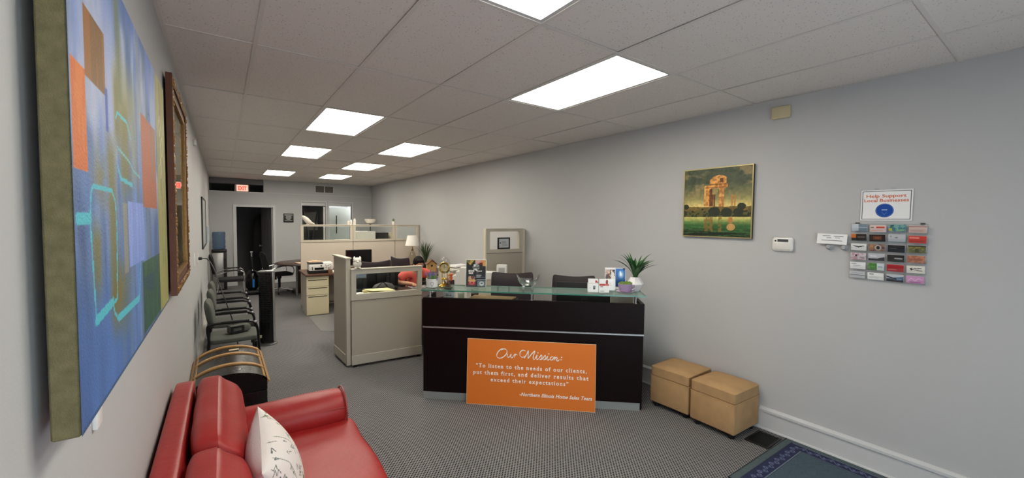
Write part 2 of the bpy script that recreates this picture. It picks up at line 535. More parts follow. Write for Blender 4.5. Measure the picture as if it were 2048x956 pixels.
# ---- ceiling: slab, T-bars, tiles, light panels
b = MB(); b.box(XL - 0.1, YF - 0.1, H + 0.06, XR + 0.1, YB + 0.1, H + 0.16)
ceiling = struct(b.build('ceiling', mat('plenum', (60, 58, 56), 0.9)))
TBAR = mat('ceiling_bar', (218, 212, 206), 0.6)
b = MB()
for i in range(0, 7):
    x = TX0 + i * TW
    if x < XR: b.box(x - 0.011, YF, H - 0.003, x + 0.011, YB, H)
for j in range(-2, 10):
    y = TY0 + j * TL
    if YF < y < YB: b.box(XL, y - 0.011, H - 0.0025, XR, y + 0.011, H + 0.0005)
b.box(XL, YF, H - 0.002, XL + 0.02, YB, H); b.box(XR - 0.02, YF, H - 0.002, XR, YB, H)
b.build('ceiling_grid', TBAR, ceiling)
TILE = tile_mat()
LIGHTS = [(1, -1), (3, 0), (1, 2), (3, 3), (1, 4), (3, 5), (1, 7), (3, 7)]
random.seed(4)
meshes = {}
for i in range(-1, 6):
    for j in range(-3, 10):
        if (i, j) in LIGHTS: continue
        x0, x1 = max(TX0 + i * TW, XL), min(TX0 + (i + 1) * TW, XR)
        y0, y1 = max(TY0 + j * TL, YF), min(TY0 + (j + 1) * TL, YB)
        if y1 - y0 < 0.05: continue
        hx, hy = (x1 - x0) / 2 - 0.006, (y1 - y0) / 2 - 0.006
        key = (round(hx, 3), round(hy, 3))
        if key not in meshes:
            bm_ = MB(); bm_.box(-hx, -hy, 0, hx, hy, 0.016, 0.003, 1)
            o = bm_.build('ceiling_tile', TILE, ceiling, ang=20); meshes[key] = o.data
        else:
            o = bpy.data.objects.new('ceiling_tile', meshes[key]); COL.objects.link(o); o.parent = ceiling
        o.location = ((x0 + x1) / 2, (y0 + y1) / 2, H + 0.001 + random.random() * 0.002)
        o.rotation_euler = (random.uniform(-.0022, .0022), random.uniform(-.003, .003), random.uniform(-.0015, .0015))
LLAB = {(1, -1): 'lit white ceiling panel cut off by the top edge of the photo',
        (3, 0): 'largest fully visible lit ceiling panel, nearest the right wall sensor',
        (1, 2): 'lit ceiling panel second in the row above the walkway, largest whole one there',
        (3, 3): 'lit ceiling panel next beyond the largest one in the row along the grey wall',
        (1, 4): 'lit ceiling panel third in the row above the walkway, midway to the back',
        (3, 5): 'lit ceiling panel third in the row along the grey wall, last but one there',
        (1, 7): 'small lit ceiling panel closest to the red exit sign',
        (3, 7): 'small lit ceiling panel closest to the air vent on the back wall'}
LENS = mat('light_diffuser', (250, 250, 250), 0.5, emit=(255, 248, 232), es=PANEL_STRENGTH)
for (i, j) in LIGHTS:
    x, y = TX0 + (i + .5) * TW, TY0 + (j + .5) * TL
    t = thing('ceiling_light', LLAB[(i, j)], 'ceiling light', (x, y, H), 0, 'fluorescent ceiling panels')
    b = MB(); hx, hy, e = TW / 2 - 0.008, TL / 2 - 0.008, 0.026
    b.box(-hx, -hy, 0.001, -hx + e, hy, 0.05); b.box(hx - e, -hy, 0.001, hx, hy, 0.05)
    b.box(-hx + e, -hy, 0.001, hx - e, -hy + e, 0.05); b.box(-hx + e, hy - e, 0.001, hx - e, hy, 0.05)
    b.build('frame', WHITE_TRIM, t)
    b = MB(); b.box(-hx + e, -hy + e, 0.012, hx - e, hy - e, 0.02)
    b.build('diffuser', LENS, t)
# ================================================================== ALONG THE NEAR LEFT WALL
# ---- big abstract canvas (local x runs into the room's depth, local -y faces the room)
cv = Canvas(230, 300, (92, 122, 176))
u, v = cv.u, cv.v
st = fbm(u * 26, v * 3, 3); st2 = fbm(u * 70, v * 5, 8); bl = fbm(u * 5, v * 5, 5)
cv.c = cv.c * (0.62 + 0.76 * st[..., None])
cv.put((v > 0.55) & (st > 0.5), (108, 132, 196), 0.6)
cv.put(np.clip((fbm(u * 9, v * 4, 21) - 0.42) * 5, 0, 1) * np.clip((v - .25) * 3, 0, 1), (172, 180, 204), 0.8)
cv.put(np.clip((fbm(u * 30, v * 2.2, 31) - 0.5) * 6, 0, 1) * (np.abs(u - .45) < .2), (128, 132, 110), 0.5)
cv.put(np.clip((v - .88) * 8 + (bl - .5) * 2, 0, 1), (84, 112, 184), 0.6)
cv.put(np.clip((fbm(u * 17, v * 2.6, 41) - .40) * 4, 0, 1) * np.clip((v - .42) * 5, 0, 1) * np.clip((1.02 - v) * 6, 0, 1) * (u < .79), (176, 182, 206), .62)
cv.put(np.clip((fbm(u * 6, v * 5, 44) - .42) * 7, 0, 1) * np.clip((u - .22) * 12, 0, 1) * np.clip((.50 - u) * 12, 0, 1) * np.clip((v - .42) * 9, 0, 1) * np.clip((.86 - v) * 9, 0, 1), (150, 144, 100), .72)
cv.put(np.clip((fbm(u * 9, v * 8, 47) - .38) * 7, 0, 1) * np.clip((u - .08) * 20, 0, 1) * np.clip((.26 - u) * 20, 0, 1) * np.clip((v - .40) * 12, 0, 1) * np.clip((.60 - v) * 9, 0, 1), (130, 118, 66), .75)
# olive drips
for uc, wd, v0, v1 in ((0.215, .035, .08, .62), (0.105, .03, .2, .42), (0.27, .03, .55, .80), (0.34, .05, .45, .75), (0.29, .05, .06, .3)):
    cv.put(np.clip(1.3 - np.abs(u - uc - .02 * (st - .5)) / wd, 0, 1) * np.clip((v - v0) * 14, 0, 1) * np.clip((v1 - v) * 14, 0, 1), (118, 112, 62), 0.85)
cv.put(np.clip(1.2 - np.abs(u - .30 + .1 * np.clip(v - .85, 0, 1)) / .03, 0, 1) * (v > .7), (112, 120, 86), 0.8)
cv.put(((u > .18) & (u < .25) & (v > .62) & (v < .98)), (150, 165, 205), .35)
cv.put(np.clip((.33 - v) * 5, 0, 1) * np.clip((.5 - u) * 4, 0, 1), (66, 106, 172), 0.6)
cv.put(np.clip(1.3 - np.abs(u - .235 - .02 * (st - .5)) / .05, 0, 1) * np.clip((v - .1) * 9, 0, 1) * np.clip((.33 - v) * 9, 0, 1), (122, 106, 48), 0.9)
cv.rect(.30, .25, .34, .44, (150, 146, 130), .8)
cv.rect(.345, .258, .530, .445, (124, 148, 214)); cv.put((u > .345) & (u < .53) & (v > .258) & (v < .445) & (st2 > .52), (146, 168, 226), .6)
cv.rect(.50, .015, .815, .254, (44, 84, 72)); cv.put((u > .5) & (u < .815) & (v < .254) & (st > .5), (60, 104, 64), .7)
cv.put((u > .5) & (u < .68) & (v < .2) & (bl > .48), (40, 70, 92), .7)
cv.rect(.53, .436, .77, .750, (172, 96, 66)); cv.put((u > .53) & (u < .77) & (v > .436) & (v < .75) & (st > .5), (150, 104, 86), .7)
cv.put(np.clip((u - .79 + .03 * (st - .5)) * 60, 0, 1), (168, 160, 86), .9)
cv.put(np.clip((u - .8) * 60, 0, 1) * (fbm(u * 60, v * 9, 12) > .52), (128, 128, 74), .6)
cv.rect(.006, .49, .072, .690, (200, 104, 42)); cv.put((u > .006) & (u < .072) & (v > .49) & (v < .69) & (st > .52), (214, 124, 52), .6)
cv.put((u > .074) & (u < .188) & (v > .679) & (v < .822) & (np.abs(u) >= 0), (146, 96, 46)); cv.put((u > .074) & (u < .188) & (v > .679) & (v < .822) & (st2 > .5), (118, 88, 52), .8)
cv.rect(.185, .60, .205, .70, (62, 84, 170), .9)
TEAL = (82, 184, 200)
cv.line([(.013, .398), (.075, .398)], .011, TEAL, 1.49)
cv.line([(.075, .398), (.082, .45), (.095, .466), (.215, .464), (.236, .44), (.244, .373), (.229, .2), (.197, .194), (.089, .189), (.075, .381)], .0045, TEAL, 1.49)
cv.line([(.089, .186), (.197, .2)], .011, TEAL, 1.49)
cv.line([(.197, .2), (.206, .17), (.229, .15), (.449, .147), (.478, .253)], .0045, TEAL, 1.49)
cv.line([(.235, .149), (.44, .15)], .010, TEAL, 1.49)
cv.line([(.264, .655), (.275, .671), (.361, .668), (.40, .63)], .0045, TEAL, 1.49)
cv.line([(.266, .53), (.29, .503), (.399, .496)], .006, TEAL, 1.49)
cv.line([(.27, .58), (.38, .56), (.42, .54), (.5, .53)], .0035, (110, 178, 180), 1.49)
for uu, vv in ((.85, .8), (.9, .72), (.86, .62)):
    cv.line([(uu, vv), (uu + .03, vv + .04), (uu + .05, vv), (uu + .02, vv - .05), (uu, vv)], .003, (208, 206, 170), 1.49)
cv.line([(.62, .74), (.64, .78), (.68, .78), (.69, .72)], .003, (70, 90, 120), 1.49)
cv.put((v < .01) | (u < .004), (48, 82, 120), .8)
PW, PH = 1.385, 0.93
paint = thing('abstract_painting', 'large unframed blue abstract canvas with orange block on the near wall', 'painting', (-0.200, 0.97, 1.416), 90)
painted('painted_face', cv, PW, PH, paint_mat('oil_paint', 0.55, 0.5, 160), paint, -0.0006)
# raw canvas edge, olive toned
m = mat('raw_canvas', (122, 113, 80), 0.9, bump=0.6, bscale=420, var=0.45, vscale=45)
b = MB(); b.box(0, 0, 0, PW, 0.036, PH, 0.003, 1); b.build('canvas_edge', m, paint)
b = MB(); b.box(0.03, 0.036, 0.03, PW - 0.03, 0.042, 0.07); b.box(0.03, 0.036, PH - 0.07, PW - 0.03, 0.042, PH - 0.03)
b.box(0.03, 0.036, 0.07, 0.07, 0.042, PH - 0.07); b.box(PW - 0.07, 0.036, 0.07, PW - 0.03, 0.042, PH - 0.07)
b.build('stretcher_bar', mat('raw_pine', (176, 146, 104), 0.7), paint)
for hx_ in (0.2, PW - 0.2):
    b = MB(); b.tube([(hx_, 0.042, PH - 0.05), (hx_, 0.0435, PH - 0.05)], 0.006); b.build('hanger', STEEL, paint)

# ---- brown and gold framed picture with glass
FR = thing('framed_picture', 'tall glazed picture in a carved brown and gilt frame beyond the abstract canvas', 'picture', (-0.213, 2.985, 1.343), 90)
FW, FH, FD = 1.075, 1.254, 0.030
WOOD = mat('frame_wood', (92, 52, 30), 0.45, bump=0.2, bscale=40, var=0.25, vscale=30)
GILT = mat('frame_gilt', (152, 112, 58), 0.35, metal=0.5, bump=0.5, bscale=90, var=0.4, vscale=60)
def frame_ring(b, x0, z0, x1, z1, t, y0, y1):
    b.box(x0, y0, z0, x1, y1, z0 + t); b.box(x0, y0, z1 - t, x1, y1, z1)
    b.box(x0, y0, z0 + t, x0 + t, y1, z1 - t); b.box(x1 - t, y0, z0 + t, x1, y1, z1 - t)
b = MB(); frame_ring(b, 0, 0, FW, FH, 0.05, 0.0, FD); frame_ring(b, 0.05, 0.05, FW - 0.05, FH - 0.05, 0.045, 0.010, FD)
b.build('frame', WOOD, FR)
b = MB(); frame_ring(b, 0.095, 0.095, FW - 0.095, FH - 0.095, 0.02, 0.004, FD); b.build('inner_moulding', GILT, FR)
random.seed(8)
b = MB()
per = [(0.02 + k * 0.021, z) for k in range(50) for z in (0.025, FH - 0.025)] + [(x, 0.04 + k * 0.021) for k in range(57) for x in (0.025, FW - 0.025)]
for x, z in per:
    rr = random.uniform(.008, .019); b.ell((x + random.uniform(-.008, .008), 0.001, z + random.uniform(-.008, .008)), (rr, random.uniform(.004, .010), rr), 6, 4)
o = b.build('carved_ornament', GILT, FR); o['kind'] = 'stuff'
cv = Canvas(60, 70, (150, 132, 104))
nz = fbm(cv.u * 8, cv.v * 8, 2); cv.c = cv.c * (.7 + .6 * nz[..., None])
cv.rect(.1, .1, .9, .9, (170, 156, 128), .8); cv.put((cv.v < .45) & (cv.v > .12) & (cv.u > .12) & (cv.u < .88) & (nz > .5), (110, 92, 66), .8)
painted('print', cv, FW - 0.19, FH - 0.19, paint_mat('print_paper', 0.35), FR, 0.022, 0.095, 0.095)
b = MB(); b.box(0.095, 0.016, 0.095, FW - 0.095, 0.0185, FH - 0.095)
b.build('picture_glass', pane_mat('picture_glass', (0.9, 0.9, 0.88), 0.4), FR)

# ---- small things on that wall
def wallbox(name, label, cat, y, z, w, h, d, m, rz=90, x=XL):
    b = MB(); b.box(-w / 2, -d, -h / 2, w / 2, 0, h / 2, min(d, w, h) * 0.25)
    return tag(b.build(name, m), label, cat, None, (x, y, z), rz)
wallbox('switch_plate', 'white plate on the wall showing just below the abstract canvas', 'wall plate', 1.345, 1.345, 0.050, 0.11, 0.010, WHITE)
wallbox('ceiling_sensor', 'small white alarm sensor high up beyond the carved frame', 'sensor', 6.05, 2.66, 0.09, 0.065, 0.03, WHITE)
t = thing('outlet_plate', 'white wall plate with a black plug above the grey guest chairs', 'wall plate', (XL, 6.40, 1.283), 90)
b = MB(); b.box(-0.04, -0.008, -0.06, 0.04, 0, 0.06, 0.003); b.build('plate', WHITE, t)
b = MB(); b.box(-0.018, -0.045, -0.022, 0.018, -0.006, 0.012, 0.005); b.build('plug', BLACK, t)
wallbox('switch_plate', 'narrow white wall plate close to the plugged-in outlet', 'wall plate', 5.56, 1.328, 0.05, 0.15, 0.010, WHITE)
b = MB(); b.tube(catmull([(XL + 0.046, 6.40, 1.278), (-0.15, 6.36, 1.265), (-0.085, 6.25, 1.14), (-0.04, 6.12, 0.98), (0.02, 6.0, 0.78), (0.09, 5.965, 0.52), (0.14, 5.965, 0.20), (0.15, 5.97, 0.008)], 6), 0.006, 6)
tag(b.build('power_cord', BLACK), 'black cord drooping from the wall outlet over the grey guest chairs', 'cord')
t = thing('framed_notice', 'narrow-edged white notice board near the water cooler', 'notice board', (XL, 7.78, 1.328), 90)
b = MB(); b.box(0, -0.012, 0, 1.5, 0, 0.76); b.build('board', mat('board_white', (196, 196, 194), 0.3), t)
b = MB(); frame_ring(b, -0.02, -0.02, 1.52, 0.78, 0.025, -0.02, 0); b.build('frame', BLACK, t)
b = MB(); b.box(1.55, -0.06, 0.05, 1.75, 0, 0.35); b.box(1.56, -0.065, 0.08, 1.74, -0.06, 0.33)
tag(b.build('brochure_box', STEEL), 'small metal brochure box on the wall beside the notice board', 'box', None, (XL, 7.85, 1.28), 90)

# ---- red leather sofa against the wall
LEATHER = mat('red_leather', (158, 36, 36), 0.42, bump=0.5, bscale=22, var=0.12, vscale=5)
SEAM = mat('red_piping', (150, 44, 38), 0.4)
sofa = thing('leather_sofa', 'red leather sofa with rolled arm standing against the wall below the paintings', 'sofa', (0, 0, 0))
def puffy(name, x0, y0, z0, x1, y1, z1, bev, parent, m=LEATHER, amp=0.012, seed=0, sub=1, cuts=6, shape=None):
    bm = bmesh.new(); bmesh.ops.create_cube(bm, size=1)
    bmesh.ops.subdivide_edges(bm, edges=bm.edges[:], cuts=cuts, use_grid_fill=True)
    hx, hy, hz = (x1 - x0) / 2, (y1 - y0) / 2, (z1 - z0) / 2
    c = Vector(((x0 + x1) / 2, (y0 + y1) / 2, (z0 + z1) / 2))
    rnd = random.Random(seed); ph = [rnd.uniform(0, 6) for _ in range(6)]
    for vtx in bm.verts:
        p = Vector((vtx.co.x * 2 * hx, vtx.co.y * 2 * hy, vtx.co.z * 2 * hz))
        q = Vector((max(-hx + bev, min(hx - bev, p.x)), max(-hy + bev, min(hy - bev, p.y)), max(-hz + bev, min(hz - bev, p.z))))
        d = p - q
        if d.length > 1e-6: p = q + d.normalized() * min(d.length, bev) if d.length > bev else p
        n = Vector((vtx.co.x, vtx.co.y, vtx.co.z)).normalized()
        w = math.sin(p.x * 17 + ph[0]) * math.sin(p.y * 13 + ph[1]) + math.sin(p.z * 19 + ph[2]) * math.sin(p.y * 23 + ph[3])
        p += n * amp * 0.35 * w
        p = p + c
        if shape: p = shape(p)
        vtx.co = p
    b = MB(); b.addbm(bm)
    return b.build(name, m, parent, ang=80, sub=sub)
SY0, SY1 = 0.98, 3.10
def lean(p, x0, z0, k): return Vector((p.x - (p.z - z0) * k, p.y, p.z))
puffy('back_frame', -0.249, SY0, 0.08, -0.135, SY1, 0.835, 0.035, sofa, amp=0.006, cuts=8)
puffy('seat_base', -0.15, SY0 + 0.1, 0.07, 0.68, SY1 - 0.1, 0.27, 0.03, sofa, amp=0.004)
for k, (a, c) in enumerate(((1.13, 2.045), (2.055, 2.93))):
    puffy('seat_cushion', 0.00, a, 0.265, 0.715, c, 0.435, 0.045, sofa, amp=0.016, seed=k + 2, cuts=9)
    puffy('back_cushion', -0.135, a + 0.01, 0.43, 0.075, c + 0.06 * k, 0.875, 0.055, sofa, amp=0.014, seed=k + 7, cuts=8,
          shape=lambda p: Vector((p.x + 0.09 * (0.86 - p.z) - (0.07 if p.z > .8 and p.x > 0 else 0), p.y, p.z)))
for k, (a, c) in enumerate(((SY0 - 0.03, SY0 + 0.17), (2.90, SY1 + 0.0))):
    puffy('armrest', 0.0, a + 0.02, 0.08, 0.655, c - 0.02, 0.46, 0.03, sofa, amp=0.004, seed=k)
    # fat rolled top of the arm
    b = MB(); yc = (a + c) / 2 - (0.02 if k else -0.02)
    prof = [(0.0, 0), (0.06, 0.0), (0.125, 0.02), (0.132, 0.05), (0.132, 0.30), (0.136, 0.5), (0.132, 0.66), (0.12, 0.705), (0.06, 0.72), (0.0, 0.72)]
    Mr = Matrix(((0, 0, 1, -0.04), (1, 0, 0, yc), (0, 1, 0, 0.475), (0, 0, 0, 1)))
    b.lathe(prof, 20, Mr, sx=1.08, sy=0.98)
    o = b.build('arm_roll', LEATHER, sofa, ang=60)
    b = MB(); ring = [(0.668, yc + 0.135 * math.cos(t) * 1.08, 0.475 + 0.135 * math.sin(t) * .98) for t in np.linspace(0, 2 * PI, 25)]
    b.tube(ring, 0.006, 6); b.tube([(0.05, yc - 0.128, 0.52), (0.66, yc - 0.134, 0.52)], 0.004, 6)
    b.build('piping', SEAM, sofa)
for x in (-0.18, 0.62):
    for y in (SY0 + 0.08, SY1 - 0.08):
        b = MB(); b.lathe([(0.03, 0), (0.035, 0.08)], 12, T(x, y, 0)); b.build('leg', BLACK, sofa)

# ---- white pillow with embroidered flowers leaning on the back cushion
def pillow_fn(front):
    def fn(P, cv):
        a, c = cv.u * 2 - 1, cv.v * 2 - 1
        th = 0.105 * (np.clip(1 - a ** 2, 0, 1) ** .5) * (np.clip(1 - c ** 2, 0, 1) ** .5)
        k = 1 - 0.07 * (1 - np.abs(c) ** 2) ** 1 * np.abs(a) ** 3 - 0 * a
        k2 = 1 - 0.07 * (1 - a ** 2) * np.abs(c) ** 3
        P[..., 0] = a * 0.215 * k; P[..., 2] = c * 0.215 * k2; P[..., 1] = -th if front else th
        return P
    return fn
cv = Canvas(150, 150, (226, 218, 214)); u, v = cv.u, cv.v
random.seed(5)
for q in range(3):
    cx = 0.2 + 0.3 * q
    cv.line([(cx, .05), (cx + .04, .3), (cx - .02, .5), (cx + .05, .75), (cx, .95)], .004, (120, 128, 110))
for q in range(70):
    a, c = random.random() * .9 + .05, random.random() * .9 + .05
    s = random.choice(((88, 104, 78), (120, 118, 112), (92, 98, 104), (120, 128, 100)))
    cv.line([(a, c), (a + random.uniform(-.05, .05), c + random.uniform(.02, .06)), (a + random.uniform(-.04, .04), c + .03)], .0045, s)
for q in range(9):
    a, c = .25 + .08 * random.random(), .12 + .35 * random.random()
    cv.disc(a + .1 * random.random(), c, .022, .03, random.choice(((214, 172, 64), (204, 160, 70), (60, 84, 90))))
pil = thing('throw_pillow', 'white square pillow embroidered with small flowers, leaning on the red sofa back', 'pillow')
pm = paint_mat('pillow_cotton', 0.85, 0.2, 200)
o1 = painted('pillow_front', cv, 1, 1, pm, pil, fn=pillow_fn(True))
cv2 = Canvas(40, 40, (222, 208, 208))
o2 = painted('pillow_back', cv2, 1, 1, pm, pil, fn=pillow_fn(False))
# local -y is the embroidered face: turn it to look into the room, tipped back
pil.matrix_world = T(0.180, 2.09, 0.640) @ RZ(-6) @ RY(-16) @ RZ(90) @ RY(-15)

# ---- dome-topped trunk between sofa and chairs
tr = thing('storage_chest', 'black dome-topped trunk with tan wooden slats behind the sofa arm', 'chest', (0.035, 4.04, 0))
TB = mat('trunk_black', (20, 20, 21), 0.25, bump=0.8, bscale=45)
TANW = mat('trunk_slat', (176, 134, 82), 0.5, bump=0.2, bscale=40, var=0.2, vscale=20)
HW, TLn = 0.262, 0.95
b = MB(); b.box(-HW, 0, 0.0, HW, TLn, 0.31, 0.006); b.build('trunk_body', TB, tr)
def dome(x): return 0.345 + 0.155 * math.sqrt(max(0, 1 - (x / (HW + 0.03)) ** 2))
xs = np.linspace(-HW, HW, 21)
b = MB(); poly = [(-HW, 0.315)] + [(x, dome(x)) for x in xs] + [(HW, 0.315)]
b.prism(list(reversed(poly)), 0.0, TLn, PM); b.build('domed_lid', TB, tr, ang=30)
for y in (0.26, 0.60, 0.86):
    b = MB(); vs = []
    for x in xs * 0.97:
        vs += [(x, y - 0.022, dome(x) - 0.002), (x, y + 0.022, dome(x) - 0.002), (x, y + 0.022, dome(x) + 0.012), (x, y - 0.022, dome(x) + 0.012)]
    fs = []
    for i in range(20):
        for k in range(4): fs.append((i * 4 + k, i * 4 + (k + 1) % 4, i * 4 + 4 + (k + 1) % 4, i * 4 + 4 + k))
    fs += [(0, 1, 2, 3), (83, 82, 81, 80)]
    b.add(vs, fs); b.build('slat', TANW, tr, ang=30)
for s in (-1, 1):
    b = MB(); x = s * (HW - 0.02)
    b.box(-0.006, 0.0, -0.035, 0.010, TLn, 0.040, M=T(s * (HW - 0.008), 0, dome(HW) - 0.01) @ RY(-s * 38 + (180 if s < 0 else 0)))
    b.build('edge_strip', TANW, tr)
b = MB(); b.lathe([(0.02, 0), (0.016, .006), (0, .008)], 16, T(0.06, 0.1, dome(.06)), sx=1.3, sy=.7); b.build('lid_ring', STEEL, tr)
b = MB(); b.box(-0.03, -0.012, 0.26, 0.03, 0.0, 0.345, 0.003, 1); b.build('lock_plate', STEEL, tr)
b = MB(); b.box(-0.04, 0, 0, 0.04, 0.035, 0.004, M=T(0.04, 0.72, dome(.04) + 0.001))
b.build('price_tag', mat('tag_cream', (206, 188, 160), 0.7), tr)
# ================================================================== RIGHT WALL
# wall-local frame: local x = viewer's right (-Y), local -y faces the room
art = thing('landscape_painting', 'square oil painting of a golden ruin by a green lake in thin gilt frame', 'painting', (3.80, 2.352, 1.655), -90)
AW = 0.66
cv = Canvas(200, 200, (70, 78, 58)); u, v = cv.u, cv.v
n1 = fbm(u * 5, v * 11, 4); n2 = fbm(u * 14, v * 20, 9); n3 = fbm(u * 30, v * 30, 14)
sky = v > .42
cv.put(np.clip((.80 - v) * 2.6, 0, 1) * sky, (190, 172, 104), .95)
cv.put(np.clip((.55 - v) * 7, 0, 1) * sky, (232, 206, 132), .9)
cv.put(np.clip((n1 - .46) * 6, 0, 1) * sky * np.clip((v - .5) * 5, 0, 1), (150, 128, 88), .75)
cv.put(np.clip((n2 - .5) * 6, 0, 1) * sky * np.clip((v - .6) * 5, 0, 1), (52, 66, 50), .8)
wat = v <= .30
cv.put(wat, (48, 92, 46)); cv.put(wat * np.clip((v - .16) * 9, 0, 1), (206, 192, 112), .9)
cv.put(wat * np.clip((.13 - v) * 12, 0, 1), (18, 26, 18), .9)
cv.put(wat & (fbm(u * 4, v * 60, 6) > .52) & (v < .22), (66, 112, 58), .6)
STONE = (184, 120, 56); SH = (96, 56, 26); LT = (232, 180, 100)
def stone(mask, c=STONE):
    cv.put(mask, c); cv.put(mask & (n3 > .5), LT if c == STONE else (116, 74, 38), .55)
base_v = .44
for uc, w in ((.335, .014), (.362, .010), (.385, .03), (.43, .028), (.478, .012), (.565, .022), (.605, .016)):
    stone((np.abs(u - uc) < w) & (v > base_v) & (v < .74), STONE if uc not in (.43, .478) else SH)
ent = (u > .325) & (u < .665) & (v > .70 + .04 * (u - .33)) & (v < .755 + .05 * (u - .33)); stone(ent)
top = (u > .40) & (u < .65) & (v >= .75) & (v < .80 + .10 * np.sqrt(np.clip(1 - ((u - .54) / .14) ** 2, 0, 1))); stone(top)
cv.put((u > .55) & (u < .60) & (v > .79) & (v < .855), SH)
cv.put((u > .40) & (u < .65) & (np.abs(v - .765) < .006), SH); cv.put((u > .33) & (u < .665) & (np.abs(v - .722) < .005), SH, .7)
cv.put(((((u - .475) / .055) ** 2 + ((v - .66) / .055) ** 2) < 1) & (v > .62), (150, 136, 84))
stone((u > .405) & (u < .445) & (v > .44) & (v < .70), SH)
for uc in (.735, .775): cv.put((np.abs(u - uc) < .009) & (v > .45) & (v < .60), STONE)
hills = (v > .30) & (v < .42 + .035 * fbm(u * 9, v * 0 + 1, 2)); cv.put(hills, (120, 96, 46)); cv.put(hills & (n3 > .48), (84, 74, 36), .8)
bush = (v > .285) & (v < .37 + .06 * (fbm(u * 16, v * 0 + 3, 7) - .4)); cv.put(bush, (38, 46, 26)); cv.put(bush & (n3 > .48), (92, 88, 46), .8)
for a, c, r in ((.87, .44, .06), (.03, .44, .05), (.83, .36, .07), (.48, .36, .09), (.30, .40, .02), (.66, .35, .08)):
    cv.put(((u - a) / r) ** 2 + ((v - c) / (r * .8)) ** 2 < .75 + .6 * n2, (36, 44, 28))
for uc, w in ((.345, .02), (.405, .04), (.57, .025), (.45, .014)):
    cv.put((np.abs(u - uc - .01 * (n3 - .5)) < w) & (v < .285) & (v > .07) & (n3 > .38), (120, 92, 44), .8)
cv.put(((u - .73) / .06) ** 2 + ((v - .14) / .05) ** 2 < 1, (206, 152, 92), .9); cv.put(((u - .72) / .035) ** 2 + ((v - .24) / .05) ** 2 < 1, (170, 110, 62), .9)
cv.put((v < .288) & (v > .28), (210, 196, 130), .5)
cv.c *= (0.92 + .34 * n3)[..., None]
painted('painted_face', cv, AW - 0.022, AW - 0.022, paint_mat('oil_paint_dark', 0.4, 0.4, 200), art, 0.003, 0.011, 0.011)
b = MB(); frame_ring(b, 0, 0, AW, AW, 0.009, 0, 0.005); b.build('gilt_frame', mat('pale_gilt', (206, 192, 140), 0.3, metal=0.7), art)
b = MB(); b.box(0.001, 0.005, 0.001, AW - 0.001, 0.029, AW - 0.001); b.build('frame_side', mat('frame_dark', (38, 26, 18), 0.5), art)

b = MB(); b.box(-0.068, -0.032, -0.05, 0.068, 0, 0.05, 0.006)
tag(b.build('motion_sensor', mat('aged_plastic', (198, 186, 150), 0.5)), 'small cream sensor box on the grey wall just under the ceiling', 'sensor', None, (XR, 1.499, 2.717), -90)

t = thing('alarm_keypad', 'white alarm keypad with dark display beside the square oil painting', 'keypad', (XR, 1.45, 1.622), -90)
b = MB(); b.box(-0.078, -0.026, -0.058, 0.078, 0, 0.058, 0.02, 3); b.build('keypad_body', WHITE, t)
b = MB(); b.box(-0.035, -0.028, 0.018, 0.045, -0.0255, 0.04); b.build('display', mat('lcd_grey', (70, 74, 74), 0.3), t)
b = MB(); b.box(-0.062, -0.0275, -0.045, 0.062, -0.0255, 0.008, 0.001); b.build('flap', mat('keypad_flap', (222, 220, 214), 0.4), t)
b = MB(); b.lathe([(0.007, 0), (0.007, .003), (0, .003)], 12, T(-0.05, -0.0255, 0.025) @ RX(90)); b.build('status_light', BLACK, t)

# ---- paper sign
sg = thing('paper_sign', 'white paper sign in a clear sleeve with orange words above the card rack', 'sign', (XR, 0.957, 1.817), -90)
b = MB(); b.box(0, -0.004, 0, 0.285, -0.001, 0.226); b.build('sleeve', ACRYL, sg)
b = MB(); b.box(0.004, -0.0055, 0.004, 0.281, -0.0041, 0.222); b.build('sheet', PAPER, sg)
b = MB(); frame_ring(b, 0.012, 0.012, 0.273, 0.214, 0.004, -0.0062, -0.0056); b.build('border', mat('ink_grey', (86, 90, 98), 0.8), sg)
ORG = mat('ink_orange', (216, 96, 52), 0.8); BLU = mat('ink_blue', (22, 74, 160), 0.8)
b = MB()
vs, fs = words('Help Support', 0.036, bold=0.0006); b.add(vs, fs, T(0.140, -0.0064, 0.168) @ Matrix.Diagonal((1.1, 1, .85, 1)))
vs, fs = words('Local Businesses', 0.036, bold=0.0006); b.add(vs, fs, T(0.142, -0.0064, 0.137) @ Matrix.Diagonal((1.0, 1, .85, 1)))
b.build('lettering', ORG, sg, smooth=False)['kind'] = 'stuff'
b = MB(); b.lathe([(0.049, 0), (0.049, 0.0006)], 32, T(0.137, -0.0057, 0.075) @ RX(90)); b.build('round_emblem', BLU, sg)
b = MB(); frame_ring(b, 0.122, 0.076, 0.152, 0.084, 0.002, -0.0068, -0.0063)
b.box(.124, -.0068, .0775, .150, -.0063, .0825); b.tube([(0.137, -.0066, .045), (.122, -.0066, .066)], .0005, 4); b.tube([(0.137, -.0066, .045), (.152, -.0066, .066)], .0005, 4)
for r0 in (0.044,):
    pts = [(0.137 + r0 * math.cos(a), -0.0066, 0.075 + r0 * math.sin(a)) for a in np.linspace(0, 2 * PI, 33)]
    b.tube(pts, 0.0005, 4)
b.build('emblem_print', mat('ink_pale', (150, 176, 214), 0.8), sg, smooth=False)
for x in (0.09, 0.18):
    b = MB(); b.box(x - .012, -0.006, 0.219, x + .012, -0.0005, 0.236); b.build('tape', ACRYL, sg)

